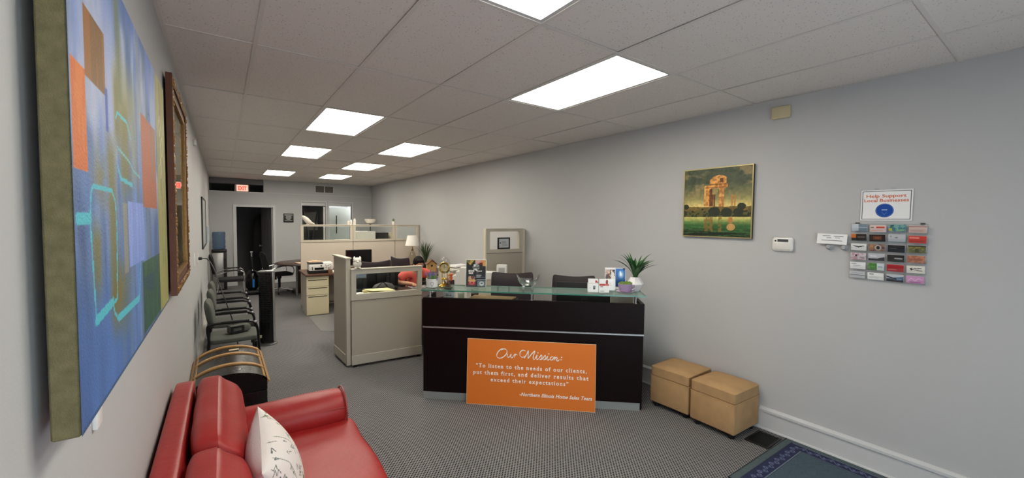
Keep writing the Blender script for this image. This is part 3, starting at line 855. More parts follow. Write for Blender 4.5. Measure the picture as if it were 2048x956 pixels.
# ---- notice card held by two round suction hooks
h1 = thing('notice_card', 'white printed card leaning on two round hooks beside the card rack', 'card', (XR, 1.207, 1.640), -90)
b = MB(); b.box(0, -0.030, 0, 0.188, -0.026, 0.078, M=RX(-4) @ RY(1.5)); b.build('card', PAPER, h1)
b = MB()
for (x0, z0, w) in ((.035, .06, .05), (.105, .058, .06), (.06, .045, .03), (.115, .047, .03), (.03, .025, .13)): b.box(x0, -0.0306, z0, x0 + w, -0.0301, z0 + .004, M=RX(-4) @ RY(1.5))
b.build('print_line', mat('ink_grey', (86, 90, 98), 0.8), h1)
for k, (x, lab) in enumerate(((0.078, 'clear round wall hook under the middle of the printed card'), (0.172, 'clear round wall hook under the corner of the printed card nearest the rack'))):
    b = MB(); M_ = T(x, 0, -0.022) @ RX(90)
    b.lathe([(0.024, 0.001), (0.026, 0.006), (0.020, 0.014), (0.013, 0.018), (0.013, 0.028), (0.017, 0.034), (0.012, 0.040), (0, 0.041)], 20, M_)
    tag(b.build('round_hook', mat('frosted_plastic', (190, 192, 194), 0.25, trans=0.3)), lab, 'hook', 'round hooks', (XR, 1.207, 1.640), -90)

# ---- acrylic business card rack, 4 x 6, and the cards standing in it
RW, RH = 0.41, 0.415
rk = thing('card_rack', 'clear acrylic wall rack of four columns holding business cards under the paper sign', 'card rack', (XR, 1.003, 1.385), -90)
b = MB(); b.box(0, -0.006, 0, RW, -0.003, RH); b.build('back_panel', ACRYL, rk)
for x in (0.025, 0.37):
    b = MB(); b.box(x, -0.012, RH - 0.004, x + 0.022, 0, RH + 0.006); b.build('hanger_clip', mat('clip_grey', (70, 68, 66), 0.5), rk)
PITX, PITZ = 0.1025, 0.0685
cards = [
 [('pale grey and blue', (196, 204, 212)), ('pale pink with red bar', (226, 200, 192)), ('teal and yellow', (120, 168, 164)), ('faded peach', (212, 186, 178))],
 [('black and orange', (44, 38, 36)), ('black with brown centre', (36, 28, 26)), ('silver grey', (188, 190, 194)), ('bright red', (206, 62, 54))],
 [('white with black wings', (232, 232, 230)), ('brown and violet', (150, 116, 96)), ('plain black', (30, 32, 34)), ('olive green', (104, 104, 60))],
 [('pale lilac', (206, 196, 204)), ('white with dark lower edge', (188, 188, 196)), ('black with white streak', (34, 34, 34)), ('terracotta', (168, 104, 82))],
 [('plain white', (236, 236, 236)), ('half green half white', (70, 128, 62)), ('dark red', (166, 36, 44)), ('white with black script', (228, 226, 216))],
 [('grey with thin lines', (196, 198, 202)), ('white with small black heading', (236, 236, 234)), ('blue and black', (80, 104, 128)), ('bright pink', (206, 150, 196))]]
PM_CARD = paint_mat('card_print', 0.45)
ROWN = ('top row', 'second row', 'third row', 'fourth row', 'fifth row', 'lowest row')
random.seed(11)
for r_ in range(6):
    zb = RH - 0.062 - r_ * PITZ
    for c_ in range(4):
        x0 = 0.006 + c_ * PITX
        b = MB()      # pocket: tilted front lip, floor and sides
        b.box(x0, -0.030, zb, x0 + 0.096, -0.006, zb + 0.002); b.box(x0, -0.032, zb, x0 + 0.096, -0.030, zb + 0.026)
        b.build('pocket', ACRYL, rk)
        nm, base = cards[r_][c_]
        cv = Canvas(45, 27, base); u, v = cv.u, cv.v; nz = fbm(u * 6, v * 4, r_ * 7 + c_)
        k = r_ * 4 + c_
        if k == 0: cv.rect(.45, 0, 1, 1, (120, 136, 150)); cv.rect(.45, .45, 1, .55, (170, 180, 190))
        if k == 1: cv.rect(.4, .55, .92, .8, (206, 72, 52)); cv.rect(.06, .6, .25, .72, (60, 60, 60)); cv.rect(.08, .15, .8, .3, (222, 150, 130), .6)
        if k == 2: cv.put(nz > .5, (60, 120, 130)); cv.rect(0, .1, .2, .45, (214, 196, 60)); cv.rect(.5, .1, .9, .3, (150, 190, 120)); cv.rect(.1, .7, .3, .9, (50, 70, 80))
        if k == 3: cv.rect(0, .8, 1, .9, (150, 110, 100)); cv.rect(.1, .2, .8, .35, (190, 140, 130), .6)
        if k == 4: cv.rect(0, .4, .3, 1, (196, 110, 50)); cv.rect(.4, .5, .9, .58, (120, 110, 100))
        if k == 5: cv.rect(.25, .25, .75, .8, (110, 60, 40)); cv.rect(.35, .4, .65, .6, (150, 90, 60))
        if k == 6: cv.rect(.1, .6, .2, .8, (140, 140, 150)); cv.rect(.4, .5, .55, .6, (90, 90, 100))
        if k == 7: cv.rect(.05, .6, .6, .82, (238, 170, 160), .7); cv.rect(.05, .2, .9, .3, (150, 30, 30))
        if k == 8: cv.line([(.15, .68), (.45, .6), (.5, .45), (.55, .6), (.85, .68)], .05, (40, 40, 44), 1.75); cv.line([(.3, .55), (.7, .55)], .03, (40, 40, 44), 1.75)
        if k == 9: cv.put(nz > .52, (90, 64, 90)); cv.disc(.58, .5, .2, .4, (190, 180, 170)); cv.disc(.58, .5, .12, .25, (40, 30, 40)); cv.rect(.05, .1, .25, .9, (196, 140, 90), .7)
        if k == 10: cv.rect(.1, .5, .5, .56, (90, 96, 98)); cv.rect(.3, .75, .8, .8, (70, 74, 78))
        if k == 11: cv.put(nz > .5, (140, 130, 80)); cv.rect(0, .85, 1, 1, (40, 40, 28)); cv.rect(.4, .1, .6, .6, (70, 74, 40))
        if k == 12: cv.put(nz > .5, (190, 130, 140), .7); cv.rect(.3, .5, .45, .75, (70, 50, 70)); cv.rect(.6, .3, .9, .45, (140, 140, 160))
        if k == 13: cv.rect(0, 0, 1, .3, (40, 44, 54)); cv.put((v < .3 + .5 * (u - .5)) & (u > .6), (40, 44, 54)); cv.rect(.1, .55, .5, .7, (220, 220, 224))
        if k == 14: cv.line([(.45, .5), (.85, .5)], .08, (170, 170, 170), 1.75); cv.rect(.1, .7, .4, .75, (80, 80, 80))
        if k == 15: cv.put(nz > .5, (190, 130, 104)); cv.rect(.2, .3, .8, .6, (150, 80, 66), .5)
        if k == 16: cv.rect(.08, .75, .4, .82, (110, 116, 124)); cv.rect(.2, .5, .7, .55, (170, 174, 180)); cv.rect(.2, .3, .5, .34, (190, 194, 198))
        if k == 17: cv.rect(.55, 0, 1, 1, (206, 212, 218)); cv.rect(.6, .4, .9, .6, (150, 170, 190)); cv.put((u < .5) & (nz > .52), (110, 160, 90))
        if k == 18: cv.rect(.1, .2, .6, .3, (210, 120, 120)); cv.rect(0, .9, 1, 1, (190, 80, 80))
        if k == 19: cv.line([(.2, .6), (.3, .7), (.25, .45), (.4, .6), (.5, .62), (.8, .68)], .045, (36, 36, 36), 1.75); cv.line([(.45, .4), (.55, .45), (.6, .36), (.85, .38)], .035, (36, 36, 36), 1.75); cv.disc(.26, .5, .05, .14, (36, 36, 36))
        if k == 20: cv.rect(0, .4, 1, .48, (70, 70, 76)); cv.rect(.1, .7, .9, .74, (120, 124, 130))
        if k == 21:
            cv.rect(.12, .74, .4, .86, (30, 30, 30)); cv.rect(.1, .3, .7, .34, (150, 150, 150)); cv.rect(.1, .45, .9, .48, (170, 170, 170))
        if k == 22: cv.put((v > .4 + .4 * u), (190, 196, 204)); cv.put((v < .35 - .2 * u) | (np.abs(v - .7 + .5 * u) < .08), (24, 28, 36)); cv.rect(.6, .3, .9, .5, (120, 150, 180))
        if k == 23: cv.line([(.1, .3), (.3, .7), (.5, .35), (.7, .7), (.9, .5)], .035, (232, 200, 228), 1.75); cv.rect(.2, .1, .8, .2, (170, 100, 160))
        t = thing('business_card', '%s business card in the %s of the acrylic wall rack' % (nm, ROWN[r_]), 'business card', (XR, 1.003, 1.385), -90, 'business cards in the acrylic wall rack')
        tilt = random.uniform(-1.2, 1.2)
        dz = random.choice((0, 0, .002, .006))
        T_ = T(x0 + 0.004, -0.0095, zb + 0.0028 + dz) @ RX(9) @ RY(tilt)
        o = painted('print', cv, 0.088, 0.050, PM_CARD, t, -0.0125); o.matrix_local = T_
        b = MB(); b.box(0, -0.0122, 0, 0.088, -0.006, 0.050); o = b.build('card_stack', PAPER, t); o.matrix_local = T_

# ---- two suede storage cubes
SUEDE = mat('tan_suede', (176, 141, 100), 0.95, bump=0.15, bscale=120, var=0.22, vscale=9)
PIP = mat('suede_piping', (188, 150, 104), 0.9)
def ottoman(label, x, y, rz):
    t = thing('storage_ottoman', label, 'ottoman', (x, y, 0), rz, 'suede storage ottomans')
    w, d = 0.205, 0.198
    b = MB(); b.box(-w, -d, 0.046, w, d, 0.30, 0.012, 3); b.build('ottoman_body', SUEDE, t)
    bm = bmesh.new(); bmesh.ops.create_cube(bm, size=1)
    bmesh.ops.subdivide_edges(bm, edges=bm.edges[:], cuts=9, use_grid_fill=True)
    for q in bm.verts:
        x_, y_, z_ = q.co * 2
        cx = max(0, abs(x_) - .86) / .14; cy = max(0, abs(y_) - .86) / .14
        dome = (1 - abs(x_) ** 4) * (1 - abs(y_) ** 4)
        z2 = 0.303 + (z_ + 1) / 2 * 0.100
        if z_ > .99: z2 += 0.016 * dome - 0.010 * (cx ** 2 + cy ** 2)
        k_ = 1 - (0.02 if z_ > .99 else 0)
        q.co = (x_ * w * k_, y_ * d * k_, z2)
    b = MB(); b.addbm(bm); b.build('ottoman_lid', SUEDE, t, ang=70, sub=1)
    b = MB(); e = -0.0025; b.tube([(-w - e, -d - e, .30), (w + e, -d - e, .30), (w + e, d + e, .30), (-w - e, d + e, .30), (-w - e, -d - e, .30)], 0.0045, 6)
    b.build('piping', PIP, t)
    for sx in (-1, 1):
        for sy in (-1, 1):
            b = MB(); b.lathe([(0.024, 0), (0.03, 0.05)], 10, T(sx * (w - .05), sy * (d - .05), 0)); b.build('leg', BLACK, t)
    return t
ottoman('tan suede storage ottoman closer to the dark reception desk', 3.605, 2.205, 1.5)
ottoman('tan suede storage ottoman closer to the floor vent and blue rug', 3.590, 1.775, -1.5)

# ---- floor vent and rug
t = thing('floor_vent', 'black metal floor register between ottoman and blue rug', 'vent', (3.625, 1.465, 0))
b = MB(); frame_ring(b, -0.13, -0.09, 0.13, 0.09, 0.016, 0, 0.006); o = b.build('vent_frame', BLACK, t); o.data.transform(Matrix(((1, 0, 0, 0), (0, 0, 1, 0), (0, 1, 0, 0), (0, 0, 0, 1)))); 
b = MB(); b.box(-0.114, -0.074, 0.0003, 0.114, 0.074, 0.001); b.build('vent_well', mat('vent_dark', (8, 8, 8), 0.9), t)
for k in range(11):
    b = MB(); x = -0.1 + k * 0.02; b.box(x - 0.003, -0.074, 0.001, x + 0.003, 0.074, 0.005); b.build('vent_slat', BLACK, t)

cv = Canvas(260, 280, (66, 84, 96)); u, v = cv.u, cv.v       # u along x (0.945 m), v along y
RX0, RX1, RY0, RY1 = 2.845, 3.79, -0.05, 1.375
X_ = u * (RX1 - RX0); Y_ = (1 - v) * (RY1 - RY0)
dd = np.minimum(np.minimum(X_, RX1 - RX0 - X_), np.minimum(Y_, RY1 - RY0 - Y_))
wv = (np.sin(X_ * 2 * PI / .011) * np.sin(Y_ * 2 * PI / .011))
cv.c *= (1 + .16 * wv)[..., None]
cv.put(dd < .055, (78, 92, 96)); cv.put((dd > .055) & (dd < .062), (36, 40, 66)); cv.put((dd > .062) & (dd < .066), (120, 132, 148))
band = (dd > .066) & (dd < .150); cv.put(band, (34, 40, 74))
al = np.where(np.minimum(X_, RX1 - RX0 - X_) < np.minimum(Y_, RY1 - RY0 - Y_), Y_, X_)
scr = np.abs((dd - .108) - .022 * np.sin(al * 2 * PI / .09)); cv.put(band & (scr < .006), (92, 100, 134)); 
cv.put(band & (np.hypot((al % .045) - .0225, dd - .108) < .009), (104, 112, 146))
cv.put((dd > .150) & (dd < .155), (128, 140, 152)); cv.put((dd > .155) & (dd < .163), (38, 44, 72))
cv.put(dd < .006, (30, 36, 44))
cv.c *= (.88 + .24 * fbm(u * 120, v * 130, 3, 2))[..., None]
rug = thing('entry_rug', 'blue bordered entry rug on the carpet beside the white baseboard', 'rug', (RX0, RY0, 0))
def lay(P, cv):
    Q = P.copy(); Q[..., 1] = P[..., 2]; Q[..., 2] = 0.0105; return Q
painted('rug_pile', cv, RX1 - RX0, RY1 - RY0, paint_mat('rug_pile', 0.95, 0.4, 300), rug, fn=lay)
b = MB(); b.box(0, 0, 0, RX1 - RX0, RY1 - RY0, 0.010); b.build('rug_backing', BLACK, rug)
rug.rotation_euler = (0, 0, math.radians(-1.0))
# ================================================================== CHAIRS AND THINGS ALONG THE WALKWAY
GREYF = mat('grey_fabric', (90, 92, 86), 0.95, bump=0.4, bscale=350, var=0.08, vscale=20)
DARKF = mat('black_fabric', (34, 34, 36), 0.9, bump=0.3, bscale=300)
ESPR = mat('espresso_leather', (44, 33, 38), 0.55, bump=0.15, bscale=120)
GUNM = mat('black_tube', (26, 26, 28), 0.3, metal=0.3)


def curved_pad(name, w, z0, z1, th, y0, rad, m, parent, lean=0.0, top=None, nx=12, nz=7, rnd=0.05):
    """backrest pad: front face towards local -y, wrapped round a vertical axis"""
    b = MB(); vs = []; fs = []
    for s in (0, 1):
        for j in range(nz + 1):
            for i in range(nx + 1):
                a = i / nx * 2 - 1; c = j / nz * 2 - 1
                e = (1 - min(1, abs(a)) ** 6) ** .5 * (1 - min(1, abs(c)) ** 6) ** .5
                hw = w / 2 * (1 - rnd * max(0, abs(c)) ** 4)
                x = a * hw
                zt = z1 + (top(a) if top else 0)
                z = z0 + (zt - z0) * (j / nz) - (rnd * 0.6 * abs(a) ** 4) * (1 if j == nz else 0) * (z1 - z0)
                y = y0 - (x * x) / (2 * rad) + lean * (z - z0) + (th * (0.25 + 0.75 * e)) * (1 if s else -1) / 2
                vs.append((x, y, z))
    n = (nx + 1) * (nz + 1)
    for s in (0, 1):
        for j in range(nz):
            for i in range(nx):
                q = [s * n + j * (nx + 1) + i, s * n + j * (nx + 1) + i + 1, s * n + (j + 1) * (nx + 1) + i + 1, s * n + (j + 1) * (nx + 1) + i]
                fs.append(tuple(q) if s == 0 else tuple(reversed(q)))
    bd = [i for i in range(nx + 1)] + [j * (nx + 1) + nx for j in range(1, nz + 1)] + [nz * (nx + 1) + i for i in range(nx - 1, -1, -1)] + [j * (nx + 1) for j in range(nz - 1, 0, -1)]
    for i in range(len(bd)):
        p, q = bd[i], bd[(i + 1) % len(bd)]
        fs.append((p, p + n, q + n, q))
    b.add(vs, fs)
    return b.build(name, m, parent, ang=60, sub=1)


def guest_chair(label):
    """sitter faces local -y; origin on the floor under the seat centre"""
    t = thing('guest_chair', label, 'chair', (0, 0, 0), 90, 'guest chairs along the wall')
    puffy('seat', -0.24, -0.225, 0.42, 0.24, 0.22, 0.485, 0.025, t, GREYF, 0.004)
    curved_pad('backrest', 0.46, 0.60, 0.885, 0.07, 0.205, 0.9, GREYF, t, 0.14, nx=10, nz=6, rnd=0.12)
    for s in (-1, 1):
        b = MB(); b.tube(catmull([(s * 0.275, -0.235, 0.0), (s * 0.275, -0.225, 0.40), (s * 0.275, -0.205, 0.60), (s * 0.275, -0.14, 0.655), (s * 0.275, 0.0, 0.66)], 5), 0.013, 8)
        b.build('leg', GUNM, t)
        b = MB(); b.tube(catmull([(s * 0.275, 0.0, 0.66), (s * 0.275, 0.20, 0.655), (s * 0.265, 0.235, 0.60), (s * 0.265, 0.225, 0.42), (s * 0.27, 0.28, 0.0)], 5), 0.013, 8)
        b.build('leg', GUNM, t)
        b = MB(); b.box(s * 0.275 - 0.024, -0.14, 0.658, s * 0.275 + 0.024, 0.12, 0.682, 0.009); b.build('armrest', BLACK, t)
        b = MB(); b.lathe([(0.014, 0), (0.018, .012), (0.014, .024)], 10, T(s * .275, -0.19, .635) @ RX(50)); b.build('arm_joint', CHROME, t)
    b = MB(); b.tube([(-0.275, -0.2, 0.41), (0.275, -0.2, 0.41)], 0.011); b.build('seat_bar', GUNM, t)
    b = MB(); b.tube([(-0.265, 0.228, 0.64), (0.265, 0.228, 0.64)], 0.011); b.build('back_bar', GUNM, t)
    return t
g0 = guest_chair('grey fabric guest chair right behind the black chest, padded bundle on its seat')
g0.location = (0.09, 5.58, 0)
dup(g0, (0.095, 6.36, 0), 90, 'grey fabric guest chair second from the dome-topped chest, cord hanging over it')
dup(g0, (0.09, 7.16, 0), 90, 'grey fabric guest chair third from the dome-topped chest')
t = thing('padded_bundle', 'grey padded bundle with black band lying on the guest chair nearest the black chest', 'cushion', (0.14, 5.55, 0.492), 20)
puffy('pad', -0.11, -0.05, 0.0, 0.11, 0.05, 0.085, 0.03, t, GREYF, 0.004)
b = MB(); frame_ring(b, -0.10, 0.004, 0.03, 0.082, 0.022, -0.058, 0.058); b.build('band', BLACK, t)

def steel_arm_chair(name, label, loc, rz, castors=False, group=None):
    t = thing(name, label, 'chair', loc, rz, group)
    puffy('seat', -0.25, -0.25, 0.42, 0.25, 0.23, 0.50, 0.03, t, DARKF, 0.004)
    curved_pad('backrest', 0.47, 0.55, 1.02, 0.06, 0.29, 0.8, DARKF, t, 0.18, nx=10, nz=7, rnd=0.2)
    for s in (-1, 1):
        b = MB(); b.tube(catmull([(s * 0.25, -0.22, 0.44), (s * 0.285, -0.24, 0.56), (s * 0.285, -0.19, 0.655), (s * 0.285, 0.0, 0.67), (s * 0.27, 0.25, 0.60), (s * 0.22, 0.30, 0.60)], 6), 0.011, 8)
        b.build('arm_tube', CHROME, t)
        b = MB(); b.box(s * 0.285 - 0.022, -0.17, 0.668, s * 0.285 + 0.022, 0.12, 0.69, 0.008); b.build('armrest', BLACK, t)
    if castors:
        b = MB(); b.lathe([(0.03, 0.10), (0.03, 0.34), (0.05, 0.36), (0.05, 0.42)], 12); b.build('gas_column', GUNM, t)
        for k in range(5):
            a = 2 * PI * k / 5 + 0.3; c, s = math.cos(a), math.sin(a)
            b = MB(); b.tube([(0.03 * c, 0.03 * s, 0.125), (0.30 * c, 0.30 * s, 0.075)], [0.022, 0.014], 8); f = b.build('base_spoke', CHROME, t)
            b = MB(); b.lathe([(0.0, -.022), (.026, -.02), (.028, 0), (.026, .02), (0, .022)], 12, T(.30 * c, .30 * s, .028) @ RZ(math.degrees(a)) @ RX(90)); b.build('castor', BLACK, f)
        b = MB(); b.box(-0.02, 0.06, 0.33, 0.02, 0.10, 0.42); b.build('tilt_lever', BLACK, t)
    else:
        for sx in (-1, 1):
            for y0, y1 in ((-0.22, -0.24), (0.22, 0.26)):
                b = MB(); b.tube([(sx * 0.24, y0, 0.43), (sx * 0.255, y1, 0.0)], 0.012); b.build('leg', CHROME, t)
    return t
steel_arm_chair('arm_chair', 'black padded chair with shiny curved metal arms in front of the water cooler', (0.145, 10.70, 0), 90)
steel_arm_chair('office_chair', 'black rolling office chair drawn up to the round meeting table', (1.10, 11.15, 0), 100, True)
steel_arm_chair('office_chair', 'black office chair on the far side of the round table, mostly hidden by cream partition', (1.98, 11.72, 0), -25, True)

# round meeting table
t = thing('round_table', 'dark round meeting table between office chair and cream partition', 'table', (1.74, 10.85, 0))
DKW = mat('dark_walnut', (62, 44, 38), 0.35, bump=0.1, bscale=30, var=0.2, vscale=12)
b = MB(); b.lathe([(0.0, 0.722), (0.735, 0.722), (0.75, 0.73), (0.75, 0.745), (0.74, 0.752), (0, 0.752)], 48); b.build('table_top', DKW, t)
b = MB(); b.box(-0.32, -0.40, 0, -0.28, 0.40, 0.722, M=RZ(-8)); b.build('leg_panel', mat('table_grey', (120, 120, 118), 0.5), t)
b = MB(); b.box(-0.28, -0.02, 0, 0.30, 0.02, 0.722, M=RZ(-8)); b.build('leg_panel', DKW, t)
b = MB(); b.box(-.11, -.15, 0, .11, .15, 0.006, M=RZ(14))
tag(b.build('folder', mat('manila', (214, 184, 150), 0.8)), 'manila folder lying on the round meeting table', 'folder', None, (1.52, 10.62, .7525))

# tower heater
t = thing('tower_heater', 'slim black tower heater standing in the walkway on a round base', 'heater', (0.50, 6.70, 0), -22)
b = MB(); b.lathe([(0.0, 0), (0.125, 0), (0.13, 0.008), (0.12, 0.016), (0.06, 0.02), (0.06, 0.03), (0, 0.03)], 32); b.build('round_base', mat('base_grey', (64, 64, 64), 0.4), t)
b = MB(); b.prism([(x * 0.088, -0.055 + 0.02 * (x * x)) for x in np.linspace(-1, 1, 9)] + [(0.088, 0.05), (-0.088, 0.05)], 0.03, 1.03); b.build('heater_body', BLACKGLOSS, t, ang=30)
b = MB(); b.box(0.088, -0.03, 0.03, 0.094, 0.05, 1.045, 0.002, 1); b.build('side_trim', ALU, t)
b = MB(); b.box(-0.09, -0.056, 1.03, 0.09, 0.052, 1.05, 0.006); b.build('top_cap', ALU, t)
b = MB(); b.box(-0.08, -0.056, 0.10, -0.05, -0.051, 0.14); b.build('rating_label', mat('label_cream', (188, 180, 150), 0.7), t)
for k in range(26):
    b = MB(); z = 0.32 + k * 0.026; b.box(-0.06, -0.0562, z, 0.06, -0.05, z + 0.012); b.build('louvre', BLACK, t)

# water cooler
t = thing('water_cooler', 'black and steel water cooler with blue bottle in the back corner', 'water cooler', (-0.07, 12.45, 0), 0)
b = MB(); b.box(-0.15, -0.15, 0.0, 0.155, 0.17, 0.98, 0.02); b.build('cooler_body', BLACK, t)
b = MB(); b.box(-0.14, -0.162, 0.03, 0.09, -0.149, 0.93, 0.01); b.build('steel_front', STEEL, t)
b = MB(); b.box(-0.155, -0.165, 0.94, 0.16, 0.175, 1.01, 0.02); b.build('top_collar', BLACK, t)
b = MB(); b.lathe([(0.10, 1.011), (0.128, 1.03), (0.135, 1.06), (0.135, 1.10), (0.128, 1.13), (0.135, 1.16), (0.135, 1.24), (0.128, 1.27), (0.135, 1.30), (0.135, 1.42), (0.12, 1.445), (0, 1.45)], 28)
b.build('water_bottle', mat('blue_bottle', (120, 146, 178), 0.08, trans=0.75, ior=1.33), t)
b = MB(); b.box(0.10, -0.19, 0.72, 0.14, -0.15, 0.80, 0.008); b.build('tap', BLACK, t)

# upright vacuum cleaner
t = thing('vacuum_cleaner', 'black upright vacuum cleaner with bright blue tool near the dark doorway', 'vacuum', (0.56, 11.35, 0), 0)
b = MB(); b.box(-0.15, -0.20, 0.015, 0.15, 0.06, 0.10, 0.03); b.build('floor_head', BLACK, t)
b = MB(); b.lathe([(0.07, 0.08), (0.13, 0.16), (0.135, 0.40), (0.09, 0.54), (0.03, 0.58)], 20, T(0, 0, 0), sx=1, sy=.7); b.build('vacuum_body', BLACKGLOSS, t)
b = MB(); b.tube([(0.005, 0.03, 0.54), (0.0, 0.06, 0.88)], 0.016); b.build('handle_tube', BLACK, t)
b = MB(); b.tube([(0.0, 0.06, 0.86), (0.0, 0.066, 0.99)], 0.014); b.box(-0.03, 0.05, 0.975, 0.025, 0.08, 1.0, 0.008); b.build('handle_grip', ALU, t)
b = MB(); b.tube([(0.02, -0.115, 0.17), (0.02, -0.115, 0.36)], 0.022, 10); b.build('blue_tool', mat('tool_blue', (40, 130, 214), 0.35), t)
b = MB(); b.tube(catmull([(0.08, 0.02, 0.53), (0.16, 0.0, 0.48), (0.19, -0.01, 0.3), (0.14, -0.02, 0.14)], 6), 0.018, 8); b.build('hose', mat('hose_grey', (74, 72, 70), 0.5), t)

# chair mat on the carpet
b = MB(); b.prism([(0, 0), (0.28, -0.20), (0.33, 0.3), (0.55, 1.15), (0.0, 1.15)], 0.0, 0.003)
tag(b.build('chair_mat', mat('grey_vinyl', (120, 119, 122), 0.3)), 'smooth grey chair mat on the carpet beside the cream file pedestal', 'mat', None, (1.26, 7.0, 0.0005))

# ---- back wall items
t = thing('exit_sign', 'red lit EXIT sign on the ledge above the dark doorway', 'exit sign', (0.285, YB - 0.045, 2.487))
b = MB(); b.box(0, 0, 0, 0.32, 0.04, 0.195, 0.008); b.build('sign_case', mat('case_grey', (172, 166, 162), 0.5), t)
b = MB(); b.box(0.045, -0.003, 0.015, 0.295, 0.0, 0.18); b.build('lit_face', mat('exit_glow', (236, 190, 176), 0.5, emit=(255, 170, 150), es=0.8), t)
vs, fs = words('EXIT', 0.14, bold=0.006); b = MB(); b.add(vs, fs, T(0.17, -0.005, 0.045) @ Matrix.Diagonal((0.66, 1, 1.0, 1)))
b.build('lettering', mat('exit_red', (220, 40, 30), 0.5, emit=(255, 50, 36), es=1.6), t, smooth=False)['kind'] = 'stuff'
t = thing('air_vent', 'double air vent grille high on the back wall', 'vent', (2.218, YB, 2.547))
b = MB(); frame_ring(b, 0, 0, 0.512, 0.22, 0.018, -0.012, 0.005); b.box(0.245, -0.012, 0.018, 0.267, 0.005, 0.202); b.build('vent_frame', WHITE_TRIM, t)
b = MB(); b.box(0.018, -0.001, 0.018, 0.494, 0.004, 0.202); b.build('vent_well', mat('vent_brown', (92, 86, 78), 0.8), t)
for k in range(9):
    for x in (0.018, 0.267):
        b = MB(); z = 0.028 + k * 0.0195; b.box(x, -0.008, z, x + 0.227, -0.002, z + 0.006); b.build('vent_slat', mat('slat_taupe', (128, 120, 110), 0.6), t)
t = thing('wall_plaque', 'small black plaque with white lines of text beside the dark doorway', 'plaque', (1.403, YB, 1.682))
b = MB(); b.box(0, -0.012, 0, 0.255, 0, 0.25, 0.003); b.build('plaque_board', BLACK, t)
b = MB()
for k, (z, w) in enumerate(((.20, .20), (.165, .13), (.135, .15), (.105, .13), (.075, .09), (.045, .18))): b.box(.1275 - w / 2, -0.0135, z, .1275 + w / 2, -0.0121, z + (.018 if k == 0 else .012))
b.build('text_line', mat('ink_white', (200, 200, 196), 0.8), t)
t = thing('dark_coat', 'black coat hanging in the dark doorway', 'coat', (0.98, 14.2, 0))
b = MB(); b.lathe([(0.02, 1.95), (0.06, 1.90), (0.20, 1.80), (0.24, 1.4), (0.26, 0.75), (0.0, 0.74)], 18, sx=1, sy=.5); b.build('coat_body', DARKF, t)
b = MB(); b.lathe([(0.16, 0.0), (0.16, 0.02), (0.018, 0.04), (0.018, 1.97), (0, 1.98)], 12); b.build('coat_stand', BLACK, t)
t = thing('white_board', 'white board glowing behind the indoor window nearest the grey side wall', 'board', (2.62, YB + 0.35, 0))
b = MB(); b.box(0.0, 0, 0.9, 0.95, 0.02, 2.14); b.build('board_face', mat('board_bright', (238, 240, 238), 0.35), t)
b = MB(); b.box(0.24, -0.012, 1.35, 0.27, 0.0, 1.9); b.build('dark_strip', BLACK, t)
b = MB(); b.box(0.02, 0, 0, 0.06, 0.03, 0.9); b.build('leg', BLACK, t)
b = MB(); b.box(0.89, 0, 0, 0.93, 0.03, 0.9); b.build('leg', BLACK, t)
t = thing('folded_easel', 'crossed easel legs and grey panel behind the darker indoor window', 'easel', (2.15, YB + 0.7, 0))
b = MB(); b.box(-0.28, 0, 1.45, 0.26, 0.012, 2.0); b.build('grey_panel', mat('panel_dim', (112, 106, 102), 0.6), t)
for x0, x1 in ((-0.15, 0.2), (0.25, -0.1)):
    b = MB(); b.tube([(x0, -0.03, 2.05), (x1, -0.03, 0.0)], 0.02, 6); b.build('leg', BLACK, t)
# ================================================================== FRONT CUBICLE (low L-shaped partition)
def cub_panel(parent, w, h, th, zb, zw0, zw1, M, cloth, metal, right_post=True, glaze=True, kick=0.115, side=0.055):
    """one partition unit: kick board, cloth panel, window frame, pane, top cap"""
    def put(b, nm, m):
        o = b.build(nm, m, parent); return o
    b = MB(); b.M = M; b.box(0, -0.004, 0.03, w, th + 0.004, kick + 0.03, 0.004, 1); put(b, 'kick_board', metal)
    b = MB(); b.M = M; b.box(0.003, 0.004, kick + 0.03, w - 0.003, th - 0.004, zb, 0); put(b, 'cloth_panel', cloth)
    if zw0 is not None:
        b = MB(); b.M = M
        b.box(0, 0, zb, w, th, zw0); b.box(0, 0, zw1, w, th, h - 0.012); b.box(0, 0, zw0, side, th, zw1); b.box(w - side, 0, zw0, w, th, zw1)
        f = put(b, 'window_frame', metal)
        b = MB(); b.M = M; b.box(0, -0.0015, zb - 0.004, w, th + .0015, zb + 0.002); b.build('joint', mat('joint_dark', (90, 84, 74), 0.8), f)
        if glaze:
            b = MB(); b.M = M; b.box(side, th / 2 - 0.002, zw0, w - side, th / 2 + 0.002, zw1); b.build('pane', GLASS, f)
    b = MB(); b.M = M; b.box(-0.006, -0.010, h - 0.014, w + 0.006, th + 0.010, h, 0.004, 1); put(b, 'top_cap', metal)
    for x in (0.04, w - 0.04):
        b = MB(); b.M = M; b.lathe([(0.022, 0), (0.018, 0.03)], 10, T(x, th / 2, 0)); put(b, 'levelling_foot', BLACK)
cp = thing('cubicle_partition', 'low taupe L-shaped cubicle partition with window, next to the reception desk', 'partition', (1.246, 5.037, 0))
cub_panel(cp, 0.872, 1.197, 0.05, 0.813, 0.887, 1.131, RZ(-3.7), TAUPE_CLOTH, TAUPE)
WM = T(-0.05, 0.054, 0) @ RZ(2.3)
b = MB(); b.M = WM; b.box(0, -0.012, 0.02, 0.05, 0.04, 1.315, 0.003, 1); cp_post = b.build('end_post', TAUPE, cp)
b = MB(); b.M = WM; b.box(-0.004, 0.04, 0.03, 0.054, 0.56, 0.145, 0.003, 1); b.build('kick_board', TAUPE, cp)
b = MB(); b.M = WM; b.box(0.004, 0.04, 0.145, 0.046, 0.555, 1.312); b.build('cloth_panel', TAUPE_CLOTH, cp)
